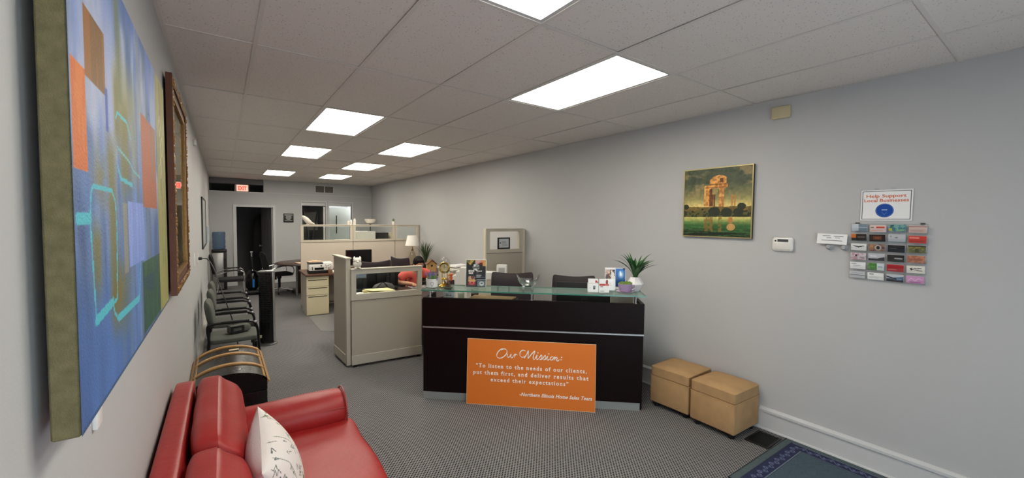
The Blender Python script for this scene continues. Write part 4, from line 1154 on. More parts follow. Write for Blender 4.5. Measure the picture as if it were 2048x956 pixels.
b = MB(); b.M = WM; b.box(-0.012, -0.022, 1.312, 0.062, 0.565, 1.330, 0.004, 1); b.build('top_cap', TAUPE, cp)
# its desk and the things behind the window
t = thing('cubicle_desk', 'cubicle work surface behind the low taupe partition', 'desk', (1.30, 5.10, 0), -3.0)
b = MB(); b.box(0, 0.0, 0.715, 1.75, 1.08, 0.745, 0.004, 1); b.build('desk_top', mat('desk_dark', (46, 36, 34), 0.4), t)
b = MB(); b.box(0.02, 0.02, 0.0, 0.05, 1.06, 0.715); b.build('leg_panel', mat('desk_dark', (46, 36, 34), 0.4), t)
b = MB(); b.box(1.70, 0.02, 0.0, 1.73, 1.06, 0.715); b.build('leg_panel', mat('desk_dark', (46, 36, 34), 0.4), t)
b = MB(); b.box(0.05, 0.02, 0.25, 1.70, 0.04, 0.715); b.build('modesty_panel', mat('desk_dark', (46, 36, 34), 0.4), t)
def on(name, label, cat, loc, rz=0, group=None): return thing(name, label, cat, loc, rz, group)
t = on('legal_pad', 'pale yellow legal pad on the cubicle desk behind the window', 'notepad', (1.78, 5.66, 0.746), 6)
b = MB(); b.box(-0.20, -0.13, 0, 0.17, 0.13, 0.062, 0.003, 1); b.build('pad_stack', mat('legal_yellow', (232, 222, 160), 0.8), t)
b = MB(); b.box(-0.20, -0.12, 0.0685, 0.1, 0.1, 0.071, M=RY(4) @ RZ(8)); b.build('loose_sheet', mat('pale_yellow', (238, 230, 180), 0.8), t)
t = on('grey_bag', 'shiny grey bag slumped on the cubicle desk behind the window', 'bag', (1.90, 5.88, 0.7465), 0)
b = MB(); b.lathe([(0.0, 0.0), (0.16, 0.0), (0.17, 0.05), (0.13, 0.10), (0.06, 0.125), (0, 0.13)], 22, sx=1, sy=.28); b.build('bag_body', mat('grey_nylon', (92, 90, 92), 0.3, bump=0.4, bscale=30), t)
b = MB(); b.tube(catmull([(-0.12, -0.06, 0.06), (-0.02, -0.05, 0.135), (0.05, -0.06, 0.06)], 8), 0.008, 6); b.build('strap', BLACK, t)
b = MB(); b.box(-0.07, -0.05, 0, 0.07, 0.05, 0.06, 0.025, 3)
tag(b.build('mouse_pouch', BLACK), 'small black pouch on the cubicle desk in the corner of the window', 'pouch', None, (1.66, 5.88, 0.746), 10)
b = MB(); b.box(-0.06, -0.04, 0, 0.06, 0.04, 0.04, 0.015, 2)
tag(b.build('tissue_wad', PAPER), 'crumpled white tissue on the cubicle desk in the corner of the window', 'tissue', None, (1.51, 5.72, 0.746), 30)

DESK_MON = True
def espresso_chair(label, loc, rz, ztop=1.13, group='dark office chairs with curved backs'):
    t = thing('task_chair', label, 'chair', loc, rz, group)
    curved_pad('backrest', 0.53, 0.60, ztop, 0.055, 0.26, 0.85, ESPR, t, 0.10, top=lambda a: 0.035 * a * a - 0.02, nx=14, nz=8, rnd=0.03)
    puffy('seat', -0.25, -0.25, 0.43, 0.25, 0.23, 0.52, 0.035, t, ESPR, 0.004)
    b = MB(); b.box(-0.03, 0.22, 0.40, 0.03, 0.25, 0.66); b.box(-0.03, 0.0, 0.40, 0.03, 0.25, 0.43); b.build('back_support', BLACK, t)
    for s in (-1, 1):
        b = MB(); b.tube(catmull([(s * 0.26, 0.1, 0.44), (s * 0.30, 0.08, 0.55), (s * 0.30, -0.02, 0.665)], 5), 0.014, 8); b.box(s * 0.30 - .03, -0.16, 0.66, s * 0.30 + .03, 0.10, 0.685, 0.01); b.build('armrest', BLACK, t)
    b = MB(); b.lathe([(0.028, 0.10), (0.028, 0.36), (0.06, 0.38), (0.06, 0.43)], 12); b.build('gas_column', BLACK, t)
    for k in range(5):
        a = 2 * PI * k / 5 + 0.2; c, s = math.cos(a), math.sin(a)
        b = MB(); b.tube([(0.03 * c, 0.03 * s, 0.12), (0.29 * c, 0.29 * s, 0.075)], [0.022, 0.014], 8); f = b.build('base_spoke', BLACK, t)
        b = MB(); b.lathe([(0.0, -.022), (.026, -.02), (.028, 0), (.026, .02), (0, .022)], 12, T(.29 * c, .29 * s, .028) @ RZ(math.degrees(a)) @ RX(90)); b.build('castor', BLACK, f)
    return t
espresso_chair('dark curved-back task chair behind the low partition, cat figurine in front of it', (1.90, 6.60, 0), 182, 1.16)
espresso_chair('dark task chair turned sideways behind the seated person in coral', (2.84, 7.15, 0), 108, 1.13)

# white cat figurine on the partition cap
t = on('cat_figurine', 'white cat head figurine on the corner of the low partition', 'figurine', (1.318, 5.052, 1.1972), -4)
CER = mat('white_ceramic', (226, 220, 208), 0.35)
b = MB(); b.ell((0, 0, 0.055), (0.050, 0.045, 0.055), 18, 12); b.ell((0, 0.0, 0.098), (0.048, 0.042, 0.036), 16, 10); b.ell((0, -0.04, 0.085), (0.018, 0.012, 0.014), 10, 6); b.build('cat_head', CER, t)
for s in (-1, 1):
    b = MB(); b.lathe([(0.017, 0), (0.0, 0.03)], 8, T(s * 0.032, 0, 0.122)); b.build('ear', CER, t)
b = MB(); b.ell((-0.02, -0.03, 0.010), (0.016, 0.022, 0.010), 10, 6); b.ell((0.022, -0.03, 0.010), (0.016, 0.022, 0.010), 10, 6); b.build('paw', CER, t)

# ================================================================== BACK CUBICLE
cb = thing('cubicle_partition', 'long cream cubicle partition of three windowed units across the room', 'partition', (1.288, 9.15, 0))
x = 0.0
for w in (1.02, 0.925, 0.585):
    cub_panel(cb, w - 0.006, 1.674, 0.06, 1.31, 1.355, 1.635, T(x, 0, 0), CREAM_CLOTH, CREAM)
    x += w
t = thing('file_pedestal', 'cream three-drawer file pedestal under the brown worktop', 'file cabinet', (1.24, 8.21, 0), -2.0)
PW_, PD_ = 0.383, 0.72
FILEC = mat('file_cream', (216, 206, 172), 0.45)
b = MB(); b.box(0, 0.02, 0.0, PW_, PD_, 0.728); b.build('cabinet_body', TAUPE, t)
for z0, z1 in ((0.008, 0.372), (0.378, 0.530), (0.536, 0.682), (0.688, 0.726)):
    b = MB(); b.box(0.003, 0.0, z0, PW_ - 0.003, 0.0195, z1, 0.004, 1); d = b.build('drawer', FILEC, t)
    if z1 < 0.7:
        b = MB(); b.box(0.03, -0.002, z1 - 0.032, PW_ - 0.03, 0.003, z1 - 0.018); b.build('finger_pull', mat('pull_dark', (66, 60, 48), 0.6), d)
t = thing('work_surface', 'brown worktop along the cream partition carrying printer and monitor', 'desk', (1.235, 8.17, 0), -1.0)
TOPW = mat('brown_laminate', (92, 62, 48), 0.4, var=0.15, vscale=10)
b = MB(); b.box(-0.01, 0.0, 0.732, 2.52, 0.96, 0.762, 0.004, 1); b.build('desk_top', TOPW, t)
b = MB(); b.box(1.94, -1.05, 0.732, 2.52, -0.002, 0.762, 0.004, 1); b.build('desk_return', TOPW, t)
b = MB(); b.box(0.40, 0.82, 0.10, 2.5, 0.84, 0.73); b.build('modesty_panel', TAUPE, t)
b = MB(); b.box(2.48, -1.00, 0.0, 2.51, 0.8, 0.73); b.build('end_panel', TAUPE, t)
b = MB(); b.box(1.96, -1.03, 0.0, 2.50, -1.00, 0.73); b.build('end_panel', TAUPE, t)
# printer
t = thing('inkjet_printer', 'white and black inkjet printer on the brown worktop above the file pedestal', 'printer', (1.30, 8.33, 0.763), -3)
b = MB(); b.box(0, 0, 0.0, 0.40, 0.30, 0.065, 0.012, 2); b.build('printer_base', BLACK, t)
b = MB(); b.box(0.004, -0.006, 0.055, 0.42, 0.30, 0.175, 0.012, 2); b.build('printer_case', WHITE, t)
b = MB(); b.box(0.0, 0.0, 0.175, 0.25, 0.29, 0.205, 0.008, 2); b.build('scanner_lid', mat('lid_grey', (58, 58, 60), 0.4), t)
b = MB(); b.box(0.25, 0.01, 0.175, 0.42, 0.29, 0.196, 0.005, 2); b.build('paper_feed', WHITE, t)
b = MB(); b.box(0.10, -0.008, 0.07, 0.26, 0.004, 0.112); b.build('output_slot', BLACKGLOSS, t)
b = MB(); b.box(0.055, -0.0075, 0.07, 0.07, -0.004, 0.125); b.build('ink_window', BLACK, t)
b = MB(); b.lathe([(0.016, 0), (0.016, 0.002)], 20, T(0.215, -0.006, 0.142) @ RX(90)); b.build('round_emblem', mat('emblem_grey', (90, 96, 104), 0.4), t)
b = MB()
for xx, zz, w in ((.28, .15, .012), (.30, .13, .02), (.33, .14, .018), (.36, .15, .02), (.29, .10, .02), (.33, .09, .03), (.37, .11, .01)): b.box(xx, -0.0072, zz, xx + w, -0.0055, zz + .016)
b.build('sticker_print', mat('sticker_grey', (112, 112, 112), 0.6), t)
b = MB(); b.box(-0.12, -0.09, 0, 0.12, 0.09, 0.012, M=RZ(8)); b.box(-0.05, -0.04, 0.012, 0.06, 0.05, 0.03, 0.01)
tag(b.build('paper_pile', mat('peach_paper', (226, 196, 168), 0.8)), 'peach paper heap on top of the inkjet printer', 'papers', None, (1.42, 8.46, 0.974))
b = MB(); b.box(0, 0, 0, 0.07, 0.05, 0.07); b.add([(0, 0, .07), (.07, 0, .07), (.07, .05, .07), (0, .05, .07), (.01, .01, .12), (.02, .01, .07), (.05, .03, .115), (.06, .01, .07), (.035, .01, .13), (.04, .02, .07)], [(4, 5, 0), (6, 7, 2), (8, 9, 5)])
tag(b.build('pencil_box', mat('kraft_brown', (124, 92, 66), 0.8)), 'brown cardboard pencil box beside the inkjet printer', 'pencil holder', None, (1.62, 8.22, 0.763))
b = MB(); b.box(-.10, -.07, 0, .10, .07, .02, M=RZ(20)); b.box(-.08, -.07, .02, .09, .06, .035, M=RZ(-8))
tag(b.build('paper_pile', PAPER), 'loose white papers on the brown worktop by the taupe partition post', 'papers', None, (1.80, 8.36, 0.763))
# monitor
def monitor(label, loc, rz, w, h, zc, logo=False):
    t = thing('computer_monitor', label, 'monitor', loc, rz)
    b = MB(); b.box(-w / 2, -0.015, zc - h / 2, w / 2, 0.02, zc + h / 2, 0.006, 2); b.build('bezel', BLACK, t)
    b = MB(); b.box(-w / 2 + .012, -0.0165, zc - h / 2 + .02, w / 2 - .012, -0.0148, zc + h / 2 - .012); b.build('screen', mat('screen_off', (16, 17, 20), 0.15), t)
    b = MB(); b.box(-0.03, 0.02, 0.02, 0.03, 0.045, zc); b.build('stand_neck', BLACK, t)
    b = MB(); b.box(-0.12, -0.06, 0.0, 0.12, 0.12, 0.018, 0.005, 1); b.build('stand_foot', BLACK, t)
    if logo:
        b = MB(); b.lathe([(0.014, 0), (0.014, 0.002)], 14, T(-0.13, 0.0225, zc + h / 2 - 0.04) @ RX(-90)); b.build('back_badge', ALU, t)
    return t
monitor('black monitor turned away behind the low partition window, next to the seated person', (2.03, 6.10, 0.7455), 180, 0.33, 0.30, 0.185)
monitor('black monitor turned away behind the low partition window, near the end post', (1.69, 6.10, 0.7455), 180, 0.33, 0.30, 0.185)
monitor('black computer monitor on the brown worktop in front of the cream partition', (2.30, 8.68, 0.763), 0, 0.52, 0.32, 0.24)
# table lamp
t = thing('table_lamp', 'clear glass table lamp with white shade in front of the cream partition', 'lamp', (3.37, 8.45, 0.763))
b = MB(); b.lathe([(0.07, 0), (0.075, 0.02), (0.065, 0.03), (0.085, 0.10), (0.085, 0.2), (0.05, 0.32), (0.022, 0.36)], 24); b.build('lamp_base', pane_mat('lamp_glass', (0.86, 0.83, 0.76), 0.3), t)
b = MB(); b.lathe([(0.024, 0.36), (0.03, 0.375), (0.012, 0.39), (0.012, 0.45)], 14); b.build('lamp_neck', mat('brass', (176, 140, 84), 0.3, metal=1), t)
b = MB(); b.lathe([(0.155, 0.47), (0.105, 0.69), (0.102, 0.69), (0.152, 0.47)], 32); b.build('lamp_shade', mat('shade_white', (240, 236, 228), 0.85), t)
# wispy grass in a pot
def grass(parent, n, h, spread, seed, m, name='grass_blade', r0=0.02, w=0.008, stuff=False, z0=0.0, droop=0.5):
    rnd = random.Random(seed); acc = MB()
    for k in range(n):
        a = rnd.uniform(0, 2 * PI); s = spread * rnd.uniform(.15, 1.0) ** .7; hh = h * rnd.uniform(.6, 1.0); c, q = math.cos(a), math.sin(a)
        ww = w * rnd.uniform(.7, 1.2); vs = []; fs = []
        for i in range(7):
            f = i / 6; d = r0 + s * f ** 1.8; z = z0 + hh * (f - droop * 0.35 * f ** 3 * s / max(spread, 1e-6))
            wd = ww * (0.55 + 1.5 * f * (1 - f) * 1.6) * (1 - f ** 4) + 0.0003
            vs += [(d * c - q * wd, d * q + c * wd, z), (d * c, d * q, z - wd * .45), (d * c + q * wd, d * q - c * wd, z)]
        for i in range(6): fs += [(i * 3, i * 3 + 1, i * 3 + 4, i * 3 + 3), (i * 3 + 1, i * 3 + 2, i * 3 + 5, i * 3 + 4)]
        if stuff: acc.add(vs, fs)
        else: b = MB(); b.add(vs, fs); b.build(name, m, parent, ang=80)
    if stuff:
        o = acc.build(name, m, parent, ang=80); o['kind'] = 'stuff'
GRN = mat('grass_green', (66, 92, 52), 0.6, var=0.25, vscale=14)
t = thing('potted_grass', 'tall wispy green grass in a dark pot beside the table lamp', 'plant', (3.50, 8.05, 0.763))
b = MB(); b.lathe([(0.06, 0), (0.085, 0.05), (0.09, 0.13), (0.08, 0.15), (0.07, 0.145), (0.0, 0.14)], 20); b.build('pot', mat('pot_dark', (40, 36, 34), 0.6), t)
grass(t, 130, 0.54, 0.27, 3, GRN, 'foliage', 0.02, 0.004, True, 0.12)
t = thing('wooden_birdhouse', 'small wooden birdhouse beside the wispy grass', 'birdhouse', (3.40, 7.55, 0.763), -12)
PALEW = mat('pale_wood', (196, 156, 98), 0.6, var=0.15, vscale=14)
b = MB(); b.box(-0.085, -0.07, 0, 0.085, 0.07, 0.15); b.add([(-.085, -.07, .15), (.085, -.07, .15), (0, -.07, .23), (-.085, .07, .15), (.085, .07, .15), (0, .07, .23)], [(0, 1, 2), (5, 4, 3), (0, 2, 5, 3), (1, 4, 5, 2)]); b.build('house_body', PALEW, t)
for s in (-1, 1):
    b = MB(); b.box(0, -0.10, -0.006, 0.14, 0.10, 0.008, M=T(0, 0, 0.24) @ (RY(43) if s > 0 else RZ(180) @ RY(43))); b.build('roof_board', mat('brown_wood', (110, 78, 50), 0.7, var=.2, vscale=20), t)
b = MB(); b.lathe([(0.022, 0), (0.022, 0.002)], 16, T(0, -0.0695, 0.12) @ RX(90)); b.build('entrance_hole', BLACK, t)
# low white cabinet by the side wall with a paper tray
t = thing('low_cabinet', 'low cream cabinet against the side wall behind the reception counter', 'cabinet', (3.28, 6.35, 0.0))
b = MB(); b.box(0, 0, 0, 0.53, 0.04, 0.90); b.box(0, 0.04, 0, 0.03, 0.6, 0.9); b.box(0.50, 0.04, 0, 0.53, 0.6, 0.9); b.box(.03, .57, 0, .5, .6, .9); b.build('cabinet_body', CREAM, t)
b = MB(); b.box(-0.02, -0.02, 0.90, 0.54, 0.62, 0.93, 0.004, 1); b.build('cabinet_top', mat('cabinet_top_white', (216, 212, 204), 0.4), t)
for x0 in (0.01, 0.268):
    b = MB(); b.box(x0, -0.014, 0.03, x0 + 0.252, -0.0005, 0.88, 0.003, 1); d = b.build('door', CREAM, t)
    b = MB(); b.box(x0 + (.21 if x0 < .1 else .03), -0.03, 0.6, x0 + (.222 if x0 < .1 else .042), -0.014, 0.72); b.build('handle', STEEL, d)
t = thing('paper_tray', 'dark tray of white paper on the low cream cabinet', 'paper tray', (3.52, 6.62, 0.9325), 10)
b = MB(); b.box(-0.17, -0.12, 0, 0.17, 0.12, 0.012); b.build('tray', BLACK, t)
b = MB(); b.box(-0.16, -0.115, 0.013, 0.16, 0.115, 0.045, M=RZ(3)); b.build('paper_ream', PAPER, t)

# storage behind the long partition and the ornaments that show over it
t = thing('storage_shelf', 'white storage box unit behind the windows of the cream partition', 'shelf', (2.10, 9.50, 0))
b = MB(); b.box(0, 0, 0, 1.55, 0.40, 1.30); b.build('shelf_body', TAUPE, t)
b = MB(); b.box(-0.01, -0.01, 1.30, 1.56, 0.41, 1.33); b.build('shelf_top', CREAM, t)
b = MB(); b.box(0.0, -0.17, 0.0, 0.42, 0.17, 0.185)
tag(b.build('white_box', mat('box_white', (222, 218, 210), 0.7)), 'white box behind the middle window of the cream partition', 'box', None, (2.48, 9.70, 1.331))
b = MB(); b.box(0.0, -0.15, 0.0, 0.26, 0.15, 0.15)
tag(b.build('black_box', BLACK), 'black box behind the middle window of the cream partition', 'box', None, (2.95, 9.70, 1.331))
b = MB(); b.lathe([(0.12, 0.0), (0.12, 0.005), (0.10, 0.16), (0, 0.16)], 20)
tag(b.build('cream_bin', mat('bin_cream', (212, 200, 176), 0.7)), 'cream round bin behind the middle window next to the black box', 'bin', None, (3.36, 9.70, 1.331))
t = thing('pedestal_bowl', 'shallow white bowl on a thin dark stand showing above the cream partition', 'bowl', (2.84, 9.72, 1.517))
b = MB(); b.lathe([(0.06, 0.0), (0.06, 0.008), (0.012, 0.012), (0.012, 0.16), (0.05, 0.17), (0.0, 0.172)], 18); b.build('stand', BLACK, t)
b = MB(); b.lathe([(0.03, 0.172), (0.09, 0.19), (0.125, 0.25), (0.130, 0.285), (0.123, 0.285), (0.085, 0.20), (0, 0.185)], 28); b.build('bowl', CER, t)
for k, (xx, h_, r_, lab) in enumerate(((2.215, .09, .028, 'short white bottle on the cream partition top'), (2.275, .11, .022, 'slim white bottle in the middle of three on the cream partition top'), (2.345, .14, .030, 'taller white bottle on the cream partition top nearest the bowl'))):
    b = MB(); b.lathe([(r_, 0), (r_, h_ * .7), (r_ * .55, h_ * .8), (r_ * .6, h_ * .98), (0, h_)], 16)
    tag(b.build('white_bottle', CER), lab, 'bottle', 'bottles on the partition', (xx, 9.18, 1.6745))
t = thing('dove_figurine', 'white dove figurine standing on the end of the cream partition', 'figurine', (1.40, 9.18, 1.6745))
b = MB()
prof = [(-0.085, .135, .008), (-0.075, .150, .034), (-0.045, .130, .050), (-0.01, .095, .068), (0.035, .070, .066), (0.08, .045, .040), (0.11, .028, .020), (0.155, .010, .012)]
vs = []; fs = []
for x, z, r in prof:
    for k in range(12): a = 2 * PI * k / 12; vs.append((x, r * .8 * math.cos(a), z + r * math.sin(a)))
for i in range(len(prof) - 1):
    for k in range(12): fs.append((i * 12 + k, i * 12 + (k + 1) % 12, i * 12 + 12 + (k + 1) % 12, i * 12 + 12 + k))
fs += [tuple(range(12)), tuple(range(95, 83, -1))]
b.add(vs, fs); b.build('bird_body', CER, t)
b = MB(); b.lathe([(0.009, 0), (0, .03)], 8, T(-0.078, 0, .16) @ RY(-100)); b.build('beak', CER, t)
b = MB(); b.lathe([(0.035, 0), (0.035, .006), (.012, .01), (.012, .05), (0, .05)], 12, T(0.02, 0, 0)); b.build('foot', CER, t)
t = thing('potted_plant', 'tiny green plant in a white pot on the cream partition', 'plant', (3.205, 9.18, 1.6745))
b = MB(); b.lathe([(0.032, 0), (0.042, 0.075), (0.036, 0.075), (0, 0.065)], 16); b.build('pot', CER, t)
grass(t, 26, 0.09, 0.05, 5, mat('sprout_green', (120, 140, 80), 0.7), 'foliage', 0.004, 0.006, True, 0.065)

# ---- tall narrow partition against the side wall behind the reception desk
tp = thing('cubicle_partition', 'tall narrow taupe partition beside the grey wall with a framed certificate in its window', 'partition', (3.106, 4.99, 0))
cub_panel(tp, 0.655, 1.677, 0.05, 1.315, 1.37, 1.632, T(0, 0, 0), TAUPE_CLOTH, TAUPE, glaze=False, side=0.062)
b = MB(); b.box(-0.016, -0.004, 1.0, 0.004, 0.054, 1.677, 0.002, 1); b.build('edge_trim', CREAM, tp)
b = MB(); b.box(0.655, -0.002, 0.02, 0.70, 0.052, 1.672, 0.002, 1); b.build('wall_post', CREAM, tp)
t = thing('framed_certificate', 'small black framed certificate standing in the tall partition window', 'certificate', (3.318, 5.005, 1.3705))
b = MB(); frame_ring(b, 0, 0, 0.218, 0.172, 0.020, 0, 0.018); b.build('frame', BLACK, t)
b = MB(); b.box(0.02, 0.006, 0.02, 0.198, 0.012, 0.152); b.build('certificate_sheet', mat('certificate_paper', (196, 198, 200), 0.6), t)
b = MB()
for k in range(4): b.box(0.07, 0.0045, 0.05 + k * .02, 0.17 - .01 * k, 0.006, 0.055 + k * .02)
b.lathe([(0.012, 0), (0.012, 0.001)], 12, T(0.045, 0.006, 0.09) @ RX(90)); b.build('certificate_print', mat('ink_grey', (86, 90, 98), 0.8), t)
# ================================================================== RECEPTION DESK
DA = math.degrees(math.atan2(-0.665, 0.747))
DL = Vector((1.612, 3.772, 0)); DU = Vector((0.747, -0.665, 0)); DN = Vector((0.665, 0.747, 0))
def D(s, t, z=0.0): p = DL + DU * s + DN * t; return (p.x, p.y, z)
ESPW = mat('espresso_veneer', (22, 11, 12), 0.4, var=0.25, vscale=9, spec=0.15)
desk = thing('reception_desk', 'dark espresso reception desk with a raised glass counter', 'desk', D(0, 0), DA)
DW = 2.14
b = MB(); b.box(0, 0, 0.738, DW, 0.032, 1.024, 0.002, 1); b.build('upper_front', ESPW, desk)
b = MB(); b.box(0.004, 0.002, 0.076, DW - 0.004, 0.032, 0.720, 0.002, 1); b.build('lower_front', ESPW, desk)
b = MB(); b.box(-0.001, -0.004, 0.722, DW + 0.001, 0.02, 0.736); b.build('metal_strip', ALU, desk)
b = MB(); b.box(0.006, 0.008, 0.0, DW - 0.022, 0.028, 0.075); b.build('kick_plate', mat('kick_alu', (178, 184, 182), 0.35, metal=0.6), desk)
for x in (0.0, DW - 0.032):
    b = MB(); b.prism([(0.033, 0.0), (0.78, 0.0), (0.78, 0.74), (0.40, 0.74), (0.34, 1.024), (0.033, 1.024)], x, x + 0.032, Matrix(((0, 0, 1, 0), (1, 0, 0, 0), (0, 1, 0, 0), (0, 0, 0, 1))))
    b.build('end_panel', ESPW, desk)
b = MB(); b.box(0.034, 0.034, 0.715, DW - 0.034, 0.78, 0.745); b.build('work_top', ESPW, desk)
# glass counter on steel posts
gm = mat('counter_glass', (162, 182, 175), 0.06, spec=0.6)
nt = gm.node_tree; pb = nt.nodes['Principled BSDF']
tr_ = nt.nodes.new('ShaderNodeBsdfTransparent'); tr_.inputs[0].default_value = (*hexc(232, 244, 239), 1)
mx = nt.nodes.new('ShaderNodeMixShader'); mx.inputs[0].default_value = 0.30
nt.links.new(tr_.outputs[0], mx.inputs[1]); nt.links.new(pb.outputs[0], mx.inputs[2])
nt.links.new(mx.outputs[0], nt.nodes['Material Output'].inputs[0])
GZ = 1.103
b = MB(); b.box(-0.012, -0.012, GZ - 0.012, DW + 0.012, 0.345, GZ); glass = b.build('glass_top', gm, desk, smooth=False)
ge = mat('glass_edge', (72, 150, 130), 0.12, trans=0.3, coat=0.4)
b = MB(); e = 0.0015; z0, z1 = GZ - 0.0125, GZ + 0.0004
b.box(-0.012 - e, -0.012 - e, z0, DW + 0.012 + e, -0.012, z1); b.box(-0.012 - e, 0.345, z0, DW + 0.012 + e, 0.345 + e, z1)
b.box(-0.012 - e, -0.012, z0, -0.012, 0.345, z1); b.box(DW + 0.012, -0.012, z0, DW + 0.012 + e, 0.345, z1)
b.build('edge_band', ge, glass, smooth=False)
for x, y in ((0.07, 0.018), (1.08, 0.018), (2.06, 0.018), (0.016, 0.30), (2.124, 0.30)):
    b = MB(); b.lathe([(0.016, 1.024), (0.016, 1.030), (0.010, 1.032), (0.010, 1.082), (0.018, 1.084), (0.018, GZ - 0.0122)], 14, T(x, y, 0)); b.build('counter_post', STEEL, desk)

# ---- orange mission sign leaning on the desk front
sg = thing('mission_sign', 'orange mission statement board leaning on the reception desk front', 'sign', (0, 0, 0))
sg.matrix_world = T(*D(0.457, -0.050, 0.001)) @ RZ(DA - 1.4) @ RX(-3.6)
SW, SH_ = 1.238, 0.634
b = MB(); b.box(0, 0, 0, SW, 0.006, SH_); b.build('board', mat('sign_orange', (228, 122, 40), 0.55), sg)
b = MB(); frame_ring(b, -0.001, -0.001, SW + 0.001, SH_ + 0.001, 0.003, -0.0003, 0.0063); b.build('board_edge', mat('edge_pale', (232, 204, 170), 0.7), sg)
SGW = mat('ink_sign_white', (255, 250, 242), 0.7)
def ribbon(b, pts, w, pen=-0.9, y=-0.0009):
    P = catmull([(p[0], 0, p[1]) for p in pts], 7); L = []
    for i, p in enumerate(P):
        d = (P[min(i + 1, len(P) - 1)] - P[max(i - 1, 0)]).normalized(); n = Vector((-d.z, 0, d.x))
        k = w * (0.38 + 0.62 * abs(math.sin(math.atan2(d.z, d.x) - pen))); e = min(1, .35 + .65 * min(i, len(P) - 1 - i) / 4)
        L.append((p + n * k * e, p - n * k * e))
    vs = []; fs = []
    for a, c in L: vs += [(a.x, y, a.z), (c.x, y, c.z)]
    for i in range(len(L) - 1): fs.append((2 * i, 2 * i + 1, 2 * i + 3, 2 * i + 2))
    b.add(vs, fs)
SCRIPT = [
 [(0.378, 0.543), (0.345, 0.55), (0.311, 0.526), (0.293, 0.493), (0.299, 0.466), (0.326, 0.458), (0.362, 0.476), (0.388, 0.507), (0.391, 0.534), (0.369, 0.551), (0.334, 0.536)],
 [(0.4, 0.505), (0.394, 0.485), (0.402, 0.47), (0.418, 0.478), (0.434, 0.503), (0.429, 0.48), (0.438, 0.467), (0.454, 0.48)],
 [(0.454, 0.48), (0.471, 0.507), (0.465, 0.469)], [(0.466, 0.485), (0.477, 0.501), (0.487, 0.503), (0.493, 0.493)],
 [(0.574, 0.536), (0.563, 0.545), (0.54, 0.545), (0.519, 0.522), (0.522, 0.492), (0.545, 0.478), (0.575, 0.495), (0.593, 0.526), (0.598, 0.543)],
 [(0.561, 0.466), (0.581, 0.505), (0.599, 0.545), (0.599, 0.506), (0.596, 0.466)],
 [(0.596, 0.466), (0.629, 0.511), (0.662, 0.545), (0.651, 0.504), (0.647, 0.469), (0.66, 0.463)],
 [(0.66, 0.463), (0.685, 0.509), (0.677, 0.477), (0.686, 0.465), (0.7, 0.475)],
 [(0.7, 0.475), (0.725, 0.509), (0.731, 0.488), (0.719, 0.466), (0.706, 0.469)],
 [(0.719, 0.466), (0.737, 0.476), (0.761, 0.508), (0.768, 0.486), (0.755, 0.467), (0.742, 0.468)],
 [(0.755, 0.467), (0.773, 0.478), (0.787, 0.504), (0.779, 0.475), (0.788, 0.464), (0.805, 0.476)],
 [(0.83, 0.502), (0.811, 0.487), (0.814, 0.467), (0.832, 0.472), (0.842, 0.491), (0.83, 0.502), (0.845, 0.488)],
 [(0.845, 0.488), (0.856, 0.498), (0.845, 0.463)], [(0.848, 0.472), (0.866, 0.494), (0.877, 0.49), (0.87, 0.466), (0.882, 0.462), (0.898, 0.476)]]
b = MB()
for s_ in SCRIPT: ribbon(b, s_, 0.0042)
for p in ((0.692, 0.529), (0.795, 0.524), (0.918, 0.497), (0.914, 0.474)): b.lathe([(0.0055, 0), (0.0055, .0006)], 10, T(p[0], -0.0004, p[1]) @ RX(90))
b.build('script_heading', SGW, sg, smooth=False)['kind'] = 'stuff'
def serifed(vs, fs, size):
    """adds slab serifs at the flat ends of upright strokes"""
    from collections import defaultdict
    cnt = defaultdict(int)
    for f in fs:
        for i in range(len(f)): cnt[tuple(sorted((f[i], f[(i + 1) % len(f)])))] += 1
    bd = [e for e, c in cnt.items() if c == 1]; nb = defaultdict(list)
    for a, c in bd: nb[a].append(c); nb[c].append(a)
    ov = []; of = []
    for a, c in bd:
        A, Cc = vs[a], vs[c]; w = abs(A[0] - Cc[0])
        if abs(A[2] - Cc[2]) > 1e-4 or not (0.05 * size < w < 0.2 * size): continue
        ok = True
        for p, q in ((a, c), (c, a)):
            o = [x for x in nb[p] if x != q]
            if not o: ok = False; break
            d = (vs[o[0]][0] - vs[p][0], vs[o[0]][2] - vs[p][2])
            if abs(d[1]) < 2.2 * abs(d[0]): ok = False
        if not ok: continue
        o = [x for x in nb[a] if x != c][0]; dn = vs[o][2] < A[2]
        x0, x1 = min(A[0], Cc[0]), max(A[0], Cc[0]); z = A[2]; t_ = 0.045 * size; ex = 0.055 * size
        exr = ex * (0.35 if dn else 1)
        k = len(ov); za, zb = (z - t_, z) if dn else (z, z + t_)
        ov += [(x0 - ex, 0, za), (x1 + exr, 0, za), (x1 + exr, 0, zb), (x0 - ex, 0, zb)]; of.append((k, k + 1, k + 2, k + 3))
    return ov, of
b = MB()
for txt, x0, x1, z, size, shear, sp_ in (('\u201cTo listen to the needs of our clients,', .087, 1.155, .360, .054, 0, 1.3), ('put them first, and deliver results that', .063, 1.172, .294, .054, 0, 1.3),
                              ('exceed their expectations\u201d', .237, .986, .230, .054, 0, 1.3), ('-Northern Illinois Home Sales Team', .519, 1.203, .109, .046, .28, 1.05)):
    vs, fs = words(txt, size, 'LEFT', 0, 0.0009, sp_, 3)
    sx = (x1 - x0) / (max(v[0] for v in vs) - min(v[0] for v in vs)); m0 = min(v[0] for v in vs)
    M_ = T(x0 - m0 * sx, -0.0009, z) @ Matrix(((sx, 0, shear, 0), (0, 1, 0, 0), (0, 0, 1, 0), (0, 0, 0, 1)))
    b.add(vs, fs, M_)
    ov, of = serifed(vs, fs, size); b.add(ov, of, T(0, -0.0001, 0) @ M_)
b.build('body_lettering', SGW, sg, smooth=False)['kind'] = 'stuff'

